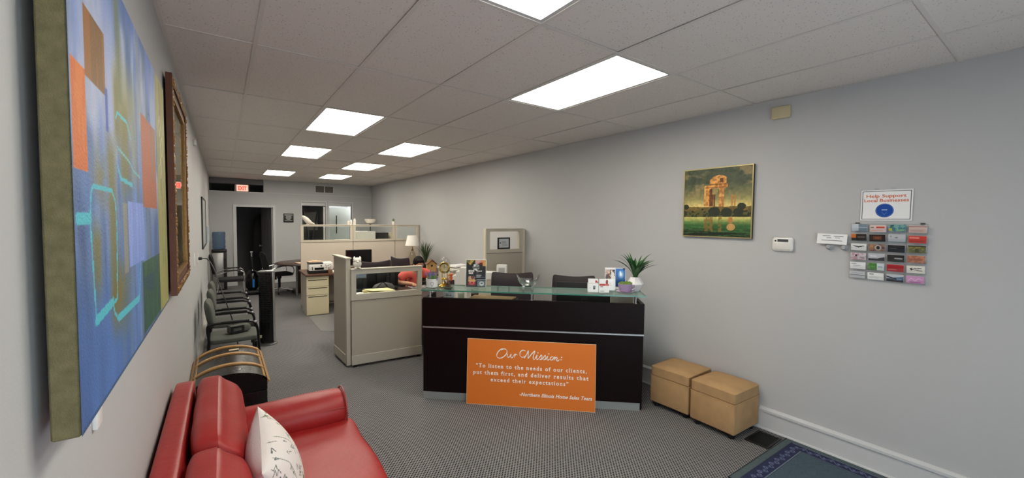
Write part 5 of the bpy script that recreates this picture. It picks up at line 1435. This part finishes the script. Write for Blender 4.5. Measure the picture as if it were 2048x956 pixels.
# ---- things on the glass counter
GT = GZ + 0.001
t = thing('lavender_pot', 'lavender in a white pot with a black heart at the end of the glass counter', 'plant', D(0.055, 0.125, GT), DA - 8)
b = MB(); b.lathe([(0.045, 0), (0.056, 0.006), (0.060, 0.05), (0.061, 0.092), (0.056, 0.092), (0.054, 0.07), (0, 0.068)], 32); b.build('pot', mat('pot_white', (228, 226, 224), 0.35), t)
b = MB(); ang = [0.55 + k for k in (0,)]
def on_cyl(x, z, r=0.0613, a0=0.45): a = a0 + x / r; return (r * math.sin(a), -r * math.cos(a), z)
hp = [(0, .018), (.012, .040), (.014, .055), (.007, .062), (0, .054), (-.007, .062), (-.014, .055), (-.012, .040), (0, .018)]
b.tube([on_cyl(x, z) for x, z in catmull([(p[0], p[1], 0) for p in hp], 4) and [(q.x, q.y) for q in catmull([(p[0], p[1], 0) for p in hp], 4)]], 0.0012, 5); b.build('heart_outline', BLACK, t)
rnd = random.Random(2); b = MB(); b2 = MB()
for k in range(34):
    a = rnd.uniform(0, 2 * PI); s = rnd.uniform(.005, .05); h_ = rnd.uniform(.09, .155); c, q = math.cos(a), math.sin(a)
    p0 = Vector((s * .5 * c, s * .5 * q, .066)); p1 = Vector((s * 1.35 * c, s * 1.35 * q, h_))
    b.tube([p0, (p0 + p1) / 2 + Vector((0, 0, .006)), p1], 0.0012, 4)
    for j in range(3): pp = p0.lerp(p1, .25 + .2 * j); b.ell(pp, (.008, .004, .012), 6, 4)
    if k % 2 == 0:
        for j in range(4): b2.ell(p1 + Vector((c * .002 * j, q * .002 * j, j * .009 - .012)), (.0065, .0065, .007), 6, 4)
o = b.build('foliage', mat('leaf_light', (106, 138, 74), 0.7, var=.25, vscale=30), t); o['kind'] = 'stuff'
o = b2.build('flower_spikes', mat('lavender', (116, 112, 168), 0.7), t); o['kind'] = 'stuff'

GOLD = mat('polished_gold', (222, 184, 84), 0.15, metal=1.0)
t = thing('dome_clock', 'gold skeleton clock under a clear dome on the glass counter', 'clock', D(0.172, 0.175, GT), DA - 6)
b = MB(); b.lathe([(0.062, 0), (0.062, 0.012), (0.055, 0.02), (0.03, 0.03), (0.012, 0.045), (0, .045)], 28); b.build('clock_base', GOLD, t)
b = MB()
for s in (-1, 1): b.tube([(s * .028, 0, .03), (s * .028, 0, .15)], 0.004, 8)
b.box(-.032, -.004, .148, .032, .004, .158); b.box(-.032, -.004, .06, .032, .004, .064); b.build('clock_pillars', GOLD, t)
b = MB(); pts = [(.049 * math.cos(a), -.008, .200 + .049 * math.sin(a)) for a in np.linspace(0, 2 * PI, 37)]; b.tube(pts, .011, 8, cap=False); b.build('dial_ring', GOLD, t)
b = MB(); b.lathe([(.036, 0), (.036, .003)], 28, T(0, -.006, .2) @ RX(90)); b.build('dial_face', mat('dial_cream', (206, 190, 140), .4), t)
b = MB(); b.box(-.0015, -.013, .2, .0015, -.011, .228); b.box(0, -.013, .1985, .02, -.011, .2015); b.build('clock_hand', BLACK, t)
b = MB()
for k in range(12):
    a = 2 * PI * k / 12; b.box(-.0012, -.020, .040, .0012, -.0185, .052, M=T(0, 0, .2) @ RY(math.degrees(a)))
b.build('hour_mark', BLACK, t)
b = MB()
for k in range(4): a = PI / 2 * k + .4; b.ell((.02 * math.cos(a), .02 * math.sin(a), .085), (.012, .012, .012), 12, 8)
b.tube([(0, 0, .09), (0, 0, .15)], .0015, 5); b.build('pendulum', GOLD, t)
b = MB(); b.lathe([(0.058, 0.02), (0.058, 0.235), (0.052, 0.27), (0.036, 0.295), (0.012, 0.306), (0, 0.307)], 28); b.build('glass_dome', pane_mat('dome_glass', (.985, .985, .985), .1), t)

t = thing('small_figurine', 'tiny dark seated figure on a green dish on the glass counter', 'figurine', D(0.242, 0.055, GT), DA)
b = MB(); b.lathe([(0.030, 0), (0.045, 0.012), (0.050, 0.026), (0.042, 0.028), (0.0, 0.02)], 24); b.build('dish', mat('dish_green', (92, 100, 80), 0.4), t)
BRZ = mat('dark_bronze', (74, 54, 40), 0.4, metal=0.3)
b = MB(); b.ell((0, 0, .048), (.024, .018, .026), 14, 10); b.ell((-.012, -.012, .032), (.02, .014, .01), 10, 6); b.ell((.014, -.012, .032), (.02, .014, .01), 10, 6); b.build('figure_body', BRZ, t)
b = MB(); b.ell((0, -.002, .083), (.014, .014, .016), 12, 8); b.ell((0, .0, .098), (.011, .011, .007), 10, 6); b.build('figure_head', mat('bronze_light', (120, 88, 66), .45), t)
for s in (-1, 1):
    b = MB(); b.tube(catmull([(s * .022, 0, .062), (s * .034, -.004, .07), (s * .036, -.006, .088)], 4), .006, 7); b.build('arm', BRZ, t)

# flyer in a clear stand
t = thing('flyer_stand', 'dark flyer in a clear stand reading ESTATE SALES on the glass counter', 'flyer', (0, 0, 0))
t.matrix_world = T(*D(0.392, 0.150, GT)) @ RZ(DA + 4) @ RX(-6)
cv = Canvas(90, 120, (44, 47, 46)); u, v = cv.u, cv.v
cv.put((v > .80 + .9 * np.abs(u - .2)) & (u < .46), (178, 150, 72)); cv.put((v > .9) & (u < .2), (110, 106, 84))
cv.put((v > .86) & (u > .46) & (u < .76), (196, 158, 150)); cv.put((v > .90) & (u > .74), (206, 128, 104)); cv.put((v > .93) & (u > .9), (60, 40, 40)); cv.put((v > .84) & (v < .9) & (u > .66) & (u < .86), (126, 36, 32))
cv.put((v > .78) & (u > .84) & (v > 1.62 - u), (196, 150, 80))
cv.disc(.50, .735, .17, .125, (120, 124, 122)); cv.put((((u - .5) / .17) ** 2 + ((v - .735) / .125) ** 2 < 1) & (fbm(u * 22, v * 26, 5) > .48), (214, 216, 214)); cv.rect(.34, .70, .66, .735, (70, 74, 74)); cv.rect(.49, .62, .53, .67, (230, 230, 230))
for k in range(3): cv.rect(.52, .435 - .045 * k, .78 - .03 * k, .45 - .045 * k, (206, 206, 204))
cv.rect(.52, .515, .62, .522, (160, 160, 160)); cv.rect(.40, .375 - .02, .95, .388 - .02, (150, 156, 160))
cv.rect(.12, .29, .44, .40, (214, 176, 136)); cv.put((u > .12) & (u < .44) & (v > .29) & (v < .4) & (fbm(u * 18, v * 18, 2) > .5), (120, 72, 60))
cv.rect(.12, .05, .48, .28, (176, 52, 70)); cv.rect(.12, .2, .48, .28, (222, 170, 110)); cv.disc(.30, .16, .12, .06, (226, 150, 130)); cv.disc(.3, .15, .08, .04, (180, 40, 56)); cv.rect(.05, .02, .5, .07, (60, 70, 62))
cv.rect(.58, .03, .96, .24, (110, 126, 130)); cv.disc(.80, .13, .12, .08, (206, 212, 210)); cv.disc(.8, .14, .06, .03, (80, 96, 100)); cv.rect(.55, .27, .97, .29, (196, 200, 204)); cv.rect(.5, .23, .8, .25, (124, 110, 130))
painted('flyer_print', cv, 0.200, 0.276, paint_mat('glossy_print', 0.3), t, 0.004, 0.008, 0.010)
b = MB(); b.box(0.004, 0.0045, 0.008, 0.212, 0.007, 0.290); b.build('flyer_sheet', PAPER, t)
b = MB(); b.box(0, 0.009, 0, 0.216, 0.012, 0.296); b.box(-0.002, -0.03, 0.0, 0.218, 0.012, 0.003); b.box(0, -0.006, 0, 0.216, -0.003, 0.13); b.build('clear_stand', ACRYL, t)
b = MB()
vs, fs = words('ESTATE', 0.024, 'LEFT', bold=.0012); b.add(vs, fs, T(0.032, 0.0032, 0.166) @ Matrix.Diagonal((.72, 1, .9, 1)))
vs, fs = words('SALES', 0.024, 'LEFT', bold=.0012); b.add(vs, fs, T(0.034, 0.0032, 0.144) @ Matrix.Diagonal((.72, 1, .9, 1)))
vs, fs = words('What we do?', 0.013, 'LEFT', bold=.0008); b.add(vs, fs, T(0.112, 0.0032, 0.170) @ Matrix.Diagonal((.8, 1, .9, 1)))
b.build('lettering', SGW, t, smooth=False)['kind'] = 'stuff'

# footed crystal bowl
CRY = pane_mat('crystal', (0.95, 0.97, 0.965), 1.6)
t = thing('crystal_bowl', 'footed cut crystal bowl with flared ends on the glass counter', 'bowl', D(1.032, 0.15, GT + .006), DA + 8)
b = MB(); vs = []; fs = []; n = 40
rows = [(0.000, .034, 0), (.055, .037, 0), (.085, .050, .1), (.098, .075, .35), (.104, .112, 1.0), (.097, .112, 1.0), (.090, .078, .35), (.078, .056, .1), (.05, .044, 0), (0.0, .041, 0)]
for r, z, k in rows:
    for i in range(n):
        a = 2 * PI * i / n; fl = math.cos(a) ** 2
        rr = max(r, 1e-5) * (1 + .02 * math.cos(a * 10)); zz = z + k * (.052 * (fl ** 3) - .012 + .004 * math.cos(a * 20))
        vs.append((rr * math.cos(a) * (.92 + .22 * k * fl), rr * math.sin(a) * .78, zz))
for j in range(len(rows) - 1):
    for i in range(n): fs.append((j * n + i, j * n + (i + 1) % n, j * n + n + (i + 1) % n, j * n + n + i))
b.add(vs, fs); b.build('bowl_body', CRY, t, ang=22)
for k in range(4):
    a = PI / 4 + PI / 2 * k; c, s = math.cos(a), math.sin(a)
    b = MB(); b.tube(catmull([(.050 * c, .042 * s, .045), (.066 * c, .054 * s, .028), (.060 * c, .05 * s, .010), (.068 * c, .056 * s, .004)], 4), [.014] * 4 + [.012] * 4 + [.009] * 4 + [.012], 8); b.build('foot', CRY, t)

# business card holders
def holder(label, s, tt, top, body, red=False):
    t = thing('card_holder', label, 'card holder', D(s, tt, GT), DA + 2, 'card holders on the glass counter')
    b = MB(); b.box(0, 0, 0, 0.100, 0.05, 0.004); b.box(0, -0.002, 0, 0.100, 0.002, 0.085); b.box(0, .048, 0, .1, .052, .085); b.build('holder_box', mat('holder_white', (232, 232, 232), .3), t)
    b = MB(); b.box(0.004, 0.006, 0.005, 0.096, 0.040, 0.128); b.build('card_stack', PAPER, t)
    cv = Canvas(40, 50, (238, 236, 236)); u, v = cv.u, cv.v
    if red:
        cv.rect(0, .50, 1, .66, (190, 44, 36)); cv.rect(.55, .54, .95, .6, (226, 150, 140)); cv.rect(.1, .4, .4, .46, (60, 60, 70)); cv.disc(.78, .8, .12, .2, (150, 50, 40)); cv.rect(.1, .06, .5, .1, (120, 120, 126)); cv.rect(.1, .16, .6, .18, (190, 190, 190))
    else:
        cv.put((u > .7) & (v > .72) & (v < .95 - .9 * np.abs(u - .8)), (176, 40, 46)); cv.rect(0, .66, 1, .68, (150, 150, 150)); cv.rect(.5, .2, .72, .48, (60, 62, 66)); cv.rect(.54, .34, .68, .44, (150, 160, 170)); cv.rect(.15, .28, .25, .32, (170, 170, 170))
    painted('card_print', cv, 0.092, 0.123, paint_mat('glossy_print', 0.3), t, -0.0025, 0.004, 0.005)
holder('white card holder with plain white front between crystal bowl and red striped holder', 1.622, 0.112, None, None)
holder('card holder with a red stripe on the glass counter', 1.726, 0.106, None, None, True)
t = thing('photo_brochure', 'white brochure with a brown photo standing behind the card holders', 'brochure', (0, 0, 0))
t.matrix_world = T(*D(1.800, 0.235, GT)) @ RZ(DA) @ RX(-5)
cv = Canvas(44, 90, (234, 232, 230)); u, v = cv.u, cv.v; nz = fbm(u * 6, v * 9, 3)
cv.put((v > .50) & (v < .93), (186, 164, 148)); cv.put((v > .5) & (v < .93) & (nz > .5), (92, 68, 58)); cv.put((v > .5) & (v < .88) & (u > .6) & (nz < .5), (226, 216, 210)); cv.disc(.35, .8, .12, .07, (214, 178, 156)); cv.rect(.8, .86, 1, .92, (40, 36, 36)); cv.rect(.15, .2, .7, .21, (190, 170, 160)); cv.rect(.4, .3, .6, .32, (200, 120, 110))
painted('brochure_print', cv, 0.094, 0.222, paint_mat('glossy_print', 0.3), t, -0.0004, 0.003, 0.006)
b = MB(); b.box(0, 0, 0.004, 0.1, 0.012, 0.230); b.build('brochure_stack', PAPER, t)
b = MB(); b.box(-.002, -.02, 0, .102, -.0175, .12); b.box(-.002, -.02, 0, .102, .016, .003); b.box(-.002, .0135, 0, .102, .016, .22); b.build('clear_stand', ACRYL, t)
t = thing('blue_card', 'blue card with a white splash in a clear stand behind the mauve cup', 'card', (0, 0, 0))
t.matrix_world = T(*D(1.905, 0.300, GT)) @ RZ(DA) @ RX(-5)
cv = Canvas(40, 60, (34, 96, 166)); u, v = cv.u, cv.v
cv.c *= (.75 + .5 * v)[..., None] * 1.0; cv.put((v > .96) | (u < .03), (190, 196, 200)); cv.put((v > .93) & (u > .75), (30, 40, 60))
cv.put(np.clip(1.3 - np.hypot((u - .58) / .26, (v - .66) / .2), 0, 1), (210, 230, 244), .9); cv.disc(.55, .68, .09, .09, (255, 255, 255)); cv.line([(.55, .66), (.5, .8)], .04, (240, 248, 252), .7)
painted('card_print', cv, 0.100, 0.190, paint_mat('glossy_print', 0.3), t, -0.0004, 0.003, 0.03)
b = MB(); b.box(0, 0, 0.004, 0.106, 0.004, 0.222); b.build('card_sheet', PAPER, t)
b = MB(); b.box(-.002, -.02, 0, .108, .012, .003); b.box(-.002, .005, 0, .108, .0075, .225); b.build('clear_stand', ACRYL, t)
# mauve cup planter
MAUVE = mat('mauve_ceramic', (164, 140, 176), 0.35)
t = thing('succulent_cup', 'green succulents in a mauve teacup planter on a pale saucer', 'plant', D(1.982, 0.150, GT), DA)
b = MB(); b.lathe([(0.04, 0), (0.076, 0.006), (0.084, 0.014), (0.076, 0.012), (0.04, .008), (0, .008)], 32); b.build('saucer', mat('saucer_pale', (206, 190, 206), 0.35), t)
b = MB(); b.lathe([(0.038, 0.008), (0.052, 0.016), (0.064, 0.05), (0.068, 0.088), (0.064, 0.088), (0.058, 0.06), (0, 0.06)], 32); b.build('cup', MAUVE, t)
b = MB(); b.tube(catmull([(.062, -.01, .078), (.092, -.012, .078), (.096, -.012, .05), (.058, -.01, .026)], 6), .005, 8); b.build('cup_handle', mat('saucer_pale', (206, 190, 206), 0.35), t)
rnd = random.Random(6); SUC = mat('succulent_green', (110, 136, 58), 0.5, var=.3, vscale=30)
for k in range(7):
    a = 2 * PI * k / 6; rr = .042 if k < 6 else 0; b = MB()
    for j in range(9):
        q = 2 * PI * j / 9 + k; b.ell((.016 * math.cos(q), .016 * math.sin(q), .006), (.011, .011, .012), 6, 4)
    b.ell((0, 0, .014), (.01, .01, .012), 6, 4)
    b.M = Matrix.Identity(4); o = b.build('rosette', SUC, t); o.location = (rr * math.cos(a), rr * math.sin(a), .076 + .012 * rnd.random())
# faceted vase with a spiky plant
t = thing('spiky_plant', 'spiky green plant in a faceted white vase at the desk end by the wall', 'plant', D(2.095, 0.255, GT), DA)
b = MB(); b.lathe([(0.036, 0), (0.044, 0.0), (0.088, 0.075), (0.046, 0.142), (0.038, 0.142), (0.03, .12), (0, .12)], 7)
o = b.build('faceted_vase', mat('vase_white', (226, 224, 226), 0.45), t, smooth=False)
LEAF = mat('spiky_leaf', (44, 92, 44), 0.4, var=.45, vscale=18)
grass(t, 34, 0.335, 0.215, 12, LEAF, 'leaf', 0.010, 0.016, False, 0.115, 0.8)
# notes under the glass, on the desk's work top shelf
t = thing('name_card', 'small white folded card with handwriting under the glass counter', 'card', D(0.155, 0.20, 0.746), DA)
b = MB(); b.box(0, 0, 0, .115, .004, .30); b.build('card', PAPER, t)
b = MB(); ribbon(b, [(.02, .262), (.03, .282), (.028, .26), (.045, .28), (.042, .26), (.055, .275), (.06, .26), (.075, .278), (.072, .262), (.085, .27)], .0016, y=-.0006); ribbon(b, [(.02, .284), (.06, .287), (.09, .286)], .0014, y=-.0006); b.build('handwriting', BLACK, t)
t = thing('sticky_pad', 'cream sticky note standing under the glass counter beside the white card', 'note', D(0.30, 0.22, 0.746), DA)
b = MB(); b.box(0, 0, 0, .062, .03, .29); b.build('note_stack', mat('note_cream', (232, 226, 196), .8), t)
b = MB(); b.prism([(0, 0), (.45, .05), (.48, .22), (.03, .26)], 0, .012)
tag(b.build('kraft_folder', mat('kraft', (176, 140, 104), .8)), 'tan kraft folder propped under the glass counter', 'folder', None, D(0.42, 0.10, 0.9865), DA)
b = MB(); b.box(0, 0, 0, .5, .24, .22)
tag(b.build('document_box', mat('box_espresso', (40, 26, 24), .6)), 'dark document box holding the kraft folder under the counter', 'box', None, D(0.42, 0.09, 0.7655), DA)
# behind the desk
def desk_mon():
    t = monitor('black monitor seen from behind at the reception desk, small silver badge', D(1.625, 0.60, 0.746), DA + 180, 0.61, 0.36, 0.20, True)
    return t
desk_mon()
b = MB(); b.box(0, 0, 0, .24, .02, .28, .004, 1)
tag(b.build('cream_divider', mat('note_beige', (190, 184, 170), .7)), 'beige upright divider under the glass counter near the spiky plant', 'divider', None, D(1.88, 0.42, 0.746), DA)
espresso_chair('dark curved-back chair behind the reception desk, beside the crystal bowl', D(0.80, 0.85), DA + 6, 1.155, 'chairs behind the reception desk')
espresso_chair('dark curved-back chair behind the reception desk monitor', D(1.515, 0.85), DA - 3, 1.135, 'chairs behind the reception desk')
b = MB(); b.box(0, 0, 0, .09, .05, .33, .006, 1); b.box(.085, 0, 0, .17, .05, .36, .006, 1); b.box(.168, 0, 0, .25, .05, .41, .006, 1)
t = thing('side_table', 'cream side table behind the reception counter carrying the magazine files', 'table', D(-0.02, 1.02), DA)
b = MB(); b.box(0, 0, 0.74, 0.36, 0.42, 0.765, .003, 1); b.build('table_top', CREAM, t)
for x in (.03, .33):
    for y in (.03, .39):
        b = MB(); b.box(x - .015, y - .015, 0, x + .015, y + .015, .74); b.build('leg', CREAM, t)
FILEW = mat('file_white', (222, 218, 210), .5)
for k, (x, h_, lab) in enumerate(((0.02, .33, 'shortest cream magazine file of the stepped three behind the counter'), (0.0645, .385, 'middle cream magazine file of the stepped three behind the counter'), (0.109, .43, 'tallest cream magazine file, next to the estate sales flyer'))):
    b = MB(); w = .043 if k < 2 else .10
    b.prism([(0, 0), (.24, 0), (.24, h_ * .9), (.14, h_), (0, h_)], 0, w, Matrix(((0, 0, 1, 0), (1, 0, 0, 0), (0, 1, 0, 0), (0, 0, 0, 1))))
    tag(b.build('magazine_file', FILEW), lab, 'magazine file', 'magazine files behind the counter', D(x, 1.08, .766), DA)
t = thing('pencil_cup', 'dark pencil cup with orange flowers behind the dome clock', 'pencil cup', D(-0.02 + .0, 0.86, 0.746), DA)
t.location = D(0.105, 0.70, 0.746)
b = MB(); b.lathe([(.036, 0), (.036, .35), (.032, .35), (.032, .02), (0, .02)], 18); b.build('cup', mat('cup_plum', (58, 46, 56), .5), t)
rnd = random.Random(9)
for k in range(9):
    a = rnd.uniform(0, 2 * PI); r_ = rnd.uniform(0, .03); h_ = rnd.uniform(.37, .435)
    b = MB(); b.tube([(r_ * .3 * math.cos(a), r_ * .3 * math.sin(a), .1), (r_ * math.cos(a), r_ * math.sin(a), h_)], .003, 5); b.ell((r_ * math.cos(a), r_ * math.sin(a), h_), (.013, .013, .011), 7, 5); b.build('flower', mat('flower_orange', (226, 108, 48), .7), t)
t = thing('card_reader', 'small off-white upright device behind the curved chair back, by the tall partition', 'device', D(0.50, 1.62, 0.0), DA)
b = MB(); b.box(-.02, -.03, 0.0, .16, .10, .93); b.build('device_stand', CREAM, t)
b = MB(); b.box(0, -.02, .93, .145, .06, 1.19, .015, 2); b.build('device_body', WHITE, t)
b = MB(); b.box(.03, -.024, 1.02, .115, -.019, 1.15, .002, 1); b.build('device_panel', mat('panel_grey', (186, 186, 182), .5), t)
t = thing('letter_tray', 'cream box tray behind the flyer stand, lower than the upright device', 'tray', D(0.25, 1.62, 0.0), DA)
b = MB(); b.box(0, 0, 0, .2, .2, .98); b.build('tray_stand', CREAM, t)
b = MB(); b.box(-.01, -.01, .98, .22, .21, 1.075, .004, 1); b.build('tray_box', WHITE, t)
# ================================================================== SEATED PERSON IN THE FRONT CUBICLE
def skin(name, joints, edges, m, parent, sub=2, root=0):
    me = bpy.data.meshes.new(name); me.from_pydata([j[:3] for j in joints], edges, []); me.update()
    o = bpy.data.objects.new(name, me); COL.objects.link(o); o.parent = parent
    md = o.modifiers.new('skin', 'SKIN'); md.use_smooth_shade = True
    sv = me.skin_vertices[0].data
    for i, j in enumerate(joints):
        r = j[3]; sv[i].radius = r if isinstance(r, tuple) else (r, r); sv[i].use_root = (i == root)
    ms = o.modifiers.new('sub', 'SUBSURF'); ms.levels = sub; ms.render_levels = sub
    me.materials.append(m)
    return o
per = thing('person', 'person in a coral short-sleeved shirt bent over the cubicle desk', 'person', (2.56, 6.44, 0), 0)
# local frame: faces local +x, turned a little towards the desk
per.rotation_euler = (0, 0, math.radians(-92))
SKIN_ = mat('skin_tone', (204, 148, 118), 0.55); CORAL = mat('coral_cotton', (230, 104, 94), 0.85, bump=.4, bscale=26); HAIR = mat('dark_hair', (22, 17, 17), 0.75, spec=0.2, bump=.8, bscale=90)
TROU = mat('dark_trousers', (40, 40, 48), 0.9)
J = [(0, 0, .54, .11), (.08, 0, .70, .115), (.16, 0, .86, .12), (.20, 0, .945, .075), (.235, 0, .995, .05), (.265, 0, 1.05, .05)]
E_ = [(0, 1), (1, 2), (2, 3), (3, 4), (4, 5)]
def chain(start, pts):
    k = start
    for p in pts:
        J.append(p); E_.append((k, len(J) - 1)); k = len(J) - 1
    return k
for s in (-1, 1):
    hx, hy = (.30, -.13) if s < 0 else (.30, .15)
    w = chain(3, [(.17, s * .17, .925, .066), (.165, s * .225, .87, .058), (.16, s * .29, .795, .046), (.24, s * .235, .79, .040), (hx + .06, hy, .785, .028), (hx + .12, hy, .785, .030)])
    bx, by = hx + .12, hy
    for q, (dy, l) in enumerate(((-.026, .062), (-.009, .072), (.009, .068), (.026, .055))):
        chain(w, [(bx + .045, by + dy, .790, .0095), (bx + .045 + l * .5, by + dy * 1.15, .787, .0085), (bx + .045 + l * .95, by + dy * 1.2, .774, .007)])
    chain(w, [(bx + .005, by - s * .035, .782, .010), (bx + .035, by - s * .055, .776, .0085)])
    chain(0, [(.06, s * .095, .52, .092), (.24, s * .11, .53, .080), (.43, s * .12, .52, .060), (.44, s * .12, .30, .052), (.42, s * .12, .09, .036), (.47, s * .125, .045, .034), (.55, s * .13, .035, .026)])
body = skin('body', J, E_, SKIN_, per)
SJ = [(-.005, 0, .56, (.135, .17)), (.075, 0, .70, (.135, .17)), (.155, 0, .86, (.13, .16)), (.19, 0, .94, .085), (.215, 0, .972, .066)]
SE = [(0, 1), (1, 2), (2, 3), (3, 4)]
for s in (-1, 1):
    k = len(SJ); SJ += [(.168, s * .17, .925, .086), (.163, s * .23, .868, .078), (.16, s * .272, .825, .068)]; SE += [(3, k), (k, k + 1), (k + 1, k + 2)]
skin('shirt', SJ, SE, CORAL, per)
TJ = [(0, 0, .53, .125)]; TE = []
for s in (-1, 1):
    k = len(TJ); TJ += [(.06, s * .095, .52, .105), (.24, s * .11, .53, .093), (.435, s * .12, .52, .072), (.445, s * .12, .30, .064), (.425, s * .12, .11, .055)]; TE += [(0, k)] + [(k + i, k + i + 1) for i in range(4)]
skin('trousers', TJ, TE, TROU, per)
for s in (-1, 1):
    b = MB(); b.box(.39, s * .125 - .045, 0.002, .63, s * .125 + .045, .075, .028, 3); b.build('shoe', BLACK, per)
# head tilted down over the desk: skull, jaw, nose, eyes, ears
HM = T(.30, 0, 1.075) @ RY(24)
b = MB(); b.M = HM
b.ell((0, 0, .02), (.092, .074, .10), 22, 16); b.ell((.03, 0, -.05), (.058, .052, .058), 18, 12); b.ell((.096, 0, -.012), (.017, .013, .024), 10, 8)
for s in (-1, 1): b.ell((-.002, s * .075, -.01), (.018, .010, .030), 10, 8)
hd = b.build('head', SKIN_, body, ang=80)
for s in (-1, 1):
    b = MB(); b.M = HM; b.ell((.080, s * .030, .008), (.010, .013, .009), 10, 8); b.build('eye', mat('eye_white', (220, 214, 208), .3), body)
b = MB(); b.M = HM; b.ell((.083, 0, -.062), (.010, .024, .007), 10, 6); b.build('mouth', mat('lip_tone', (168, 96, 88), .5), body)
b = MB(); b.M = HM; b.ell((-.018, 0, .045), (.098, .086, .096), 22, 16); b.ell((-.06, 0, -.02), (.06, .075, .085), 18, 12); b.ell((.05, 0, .10), (.045, .06, .03), 14, 8); b.build('hair', HAIR, per, ang=80)
t = thing('patterned_papers', 'black and white patterned sheet under the arm of the person in coral', 'papers', (2.52, 5.98, 0.7465), -4)
cv = Canvas(60, 30, (206, 204, 206)); cv.put(fbm(cv.u * 16, cv.v * 9, 4) > .5, (44, 44, 50))
painted('printed_sheet', cv, .34, .2, paint_mat('print_paper', .5), t, fn=lambda P, c: np.stack([P[..., 0] - .17, P[..., 2] - .1, P[..., 1] * 0 + .0035], -1))
b = MB(); b.box(-.172, -.102, 0, .172, .102, .003); b.build('sheet_backing', PAPER, t)
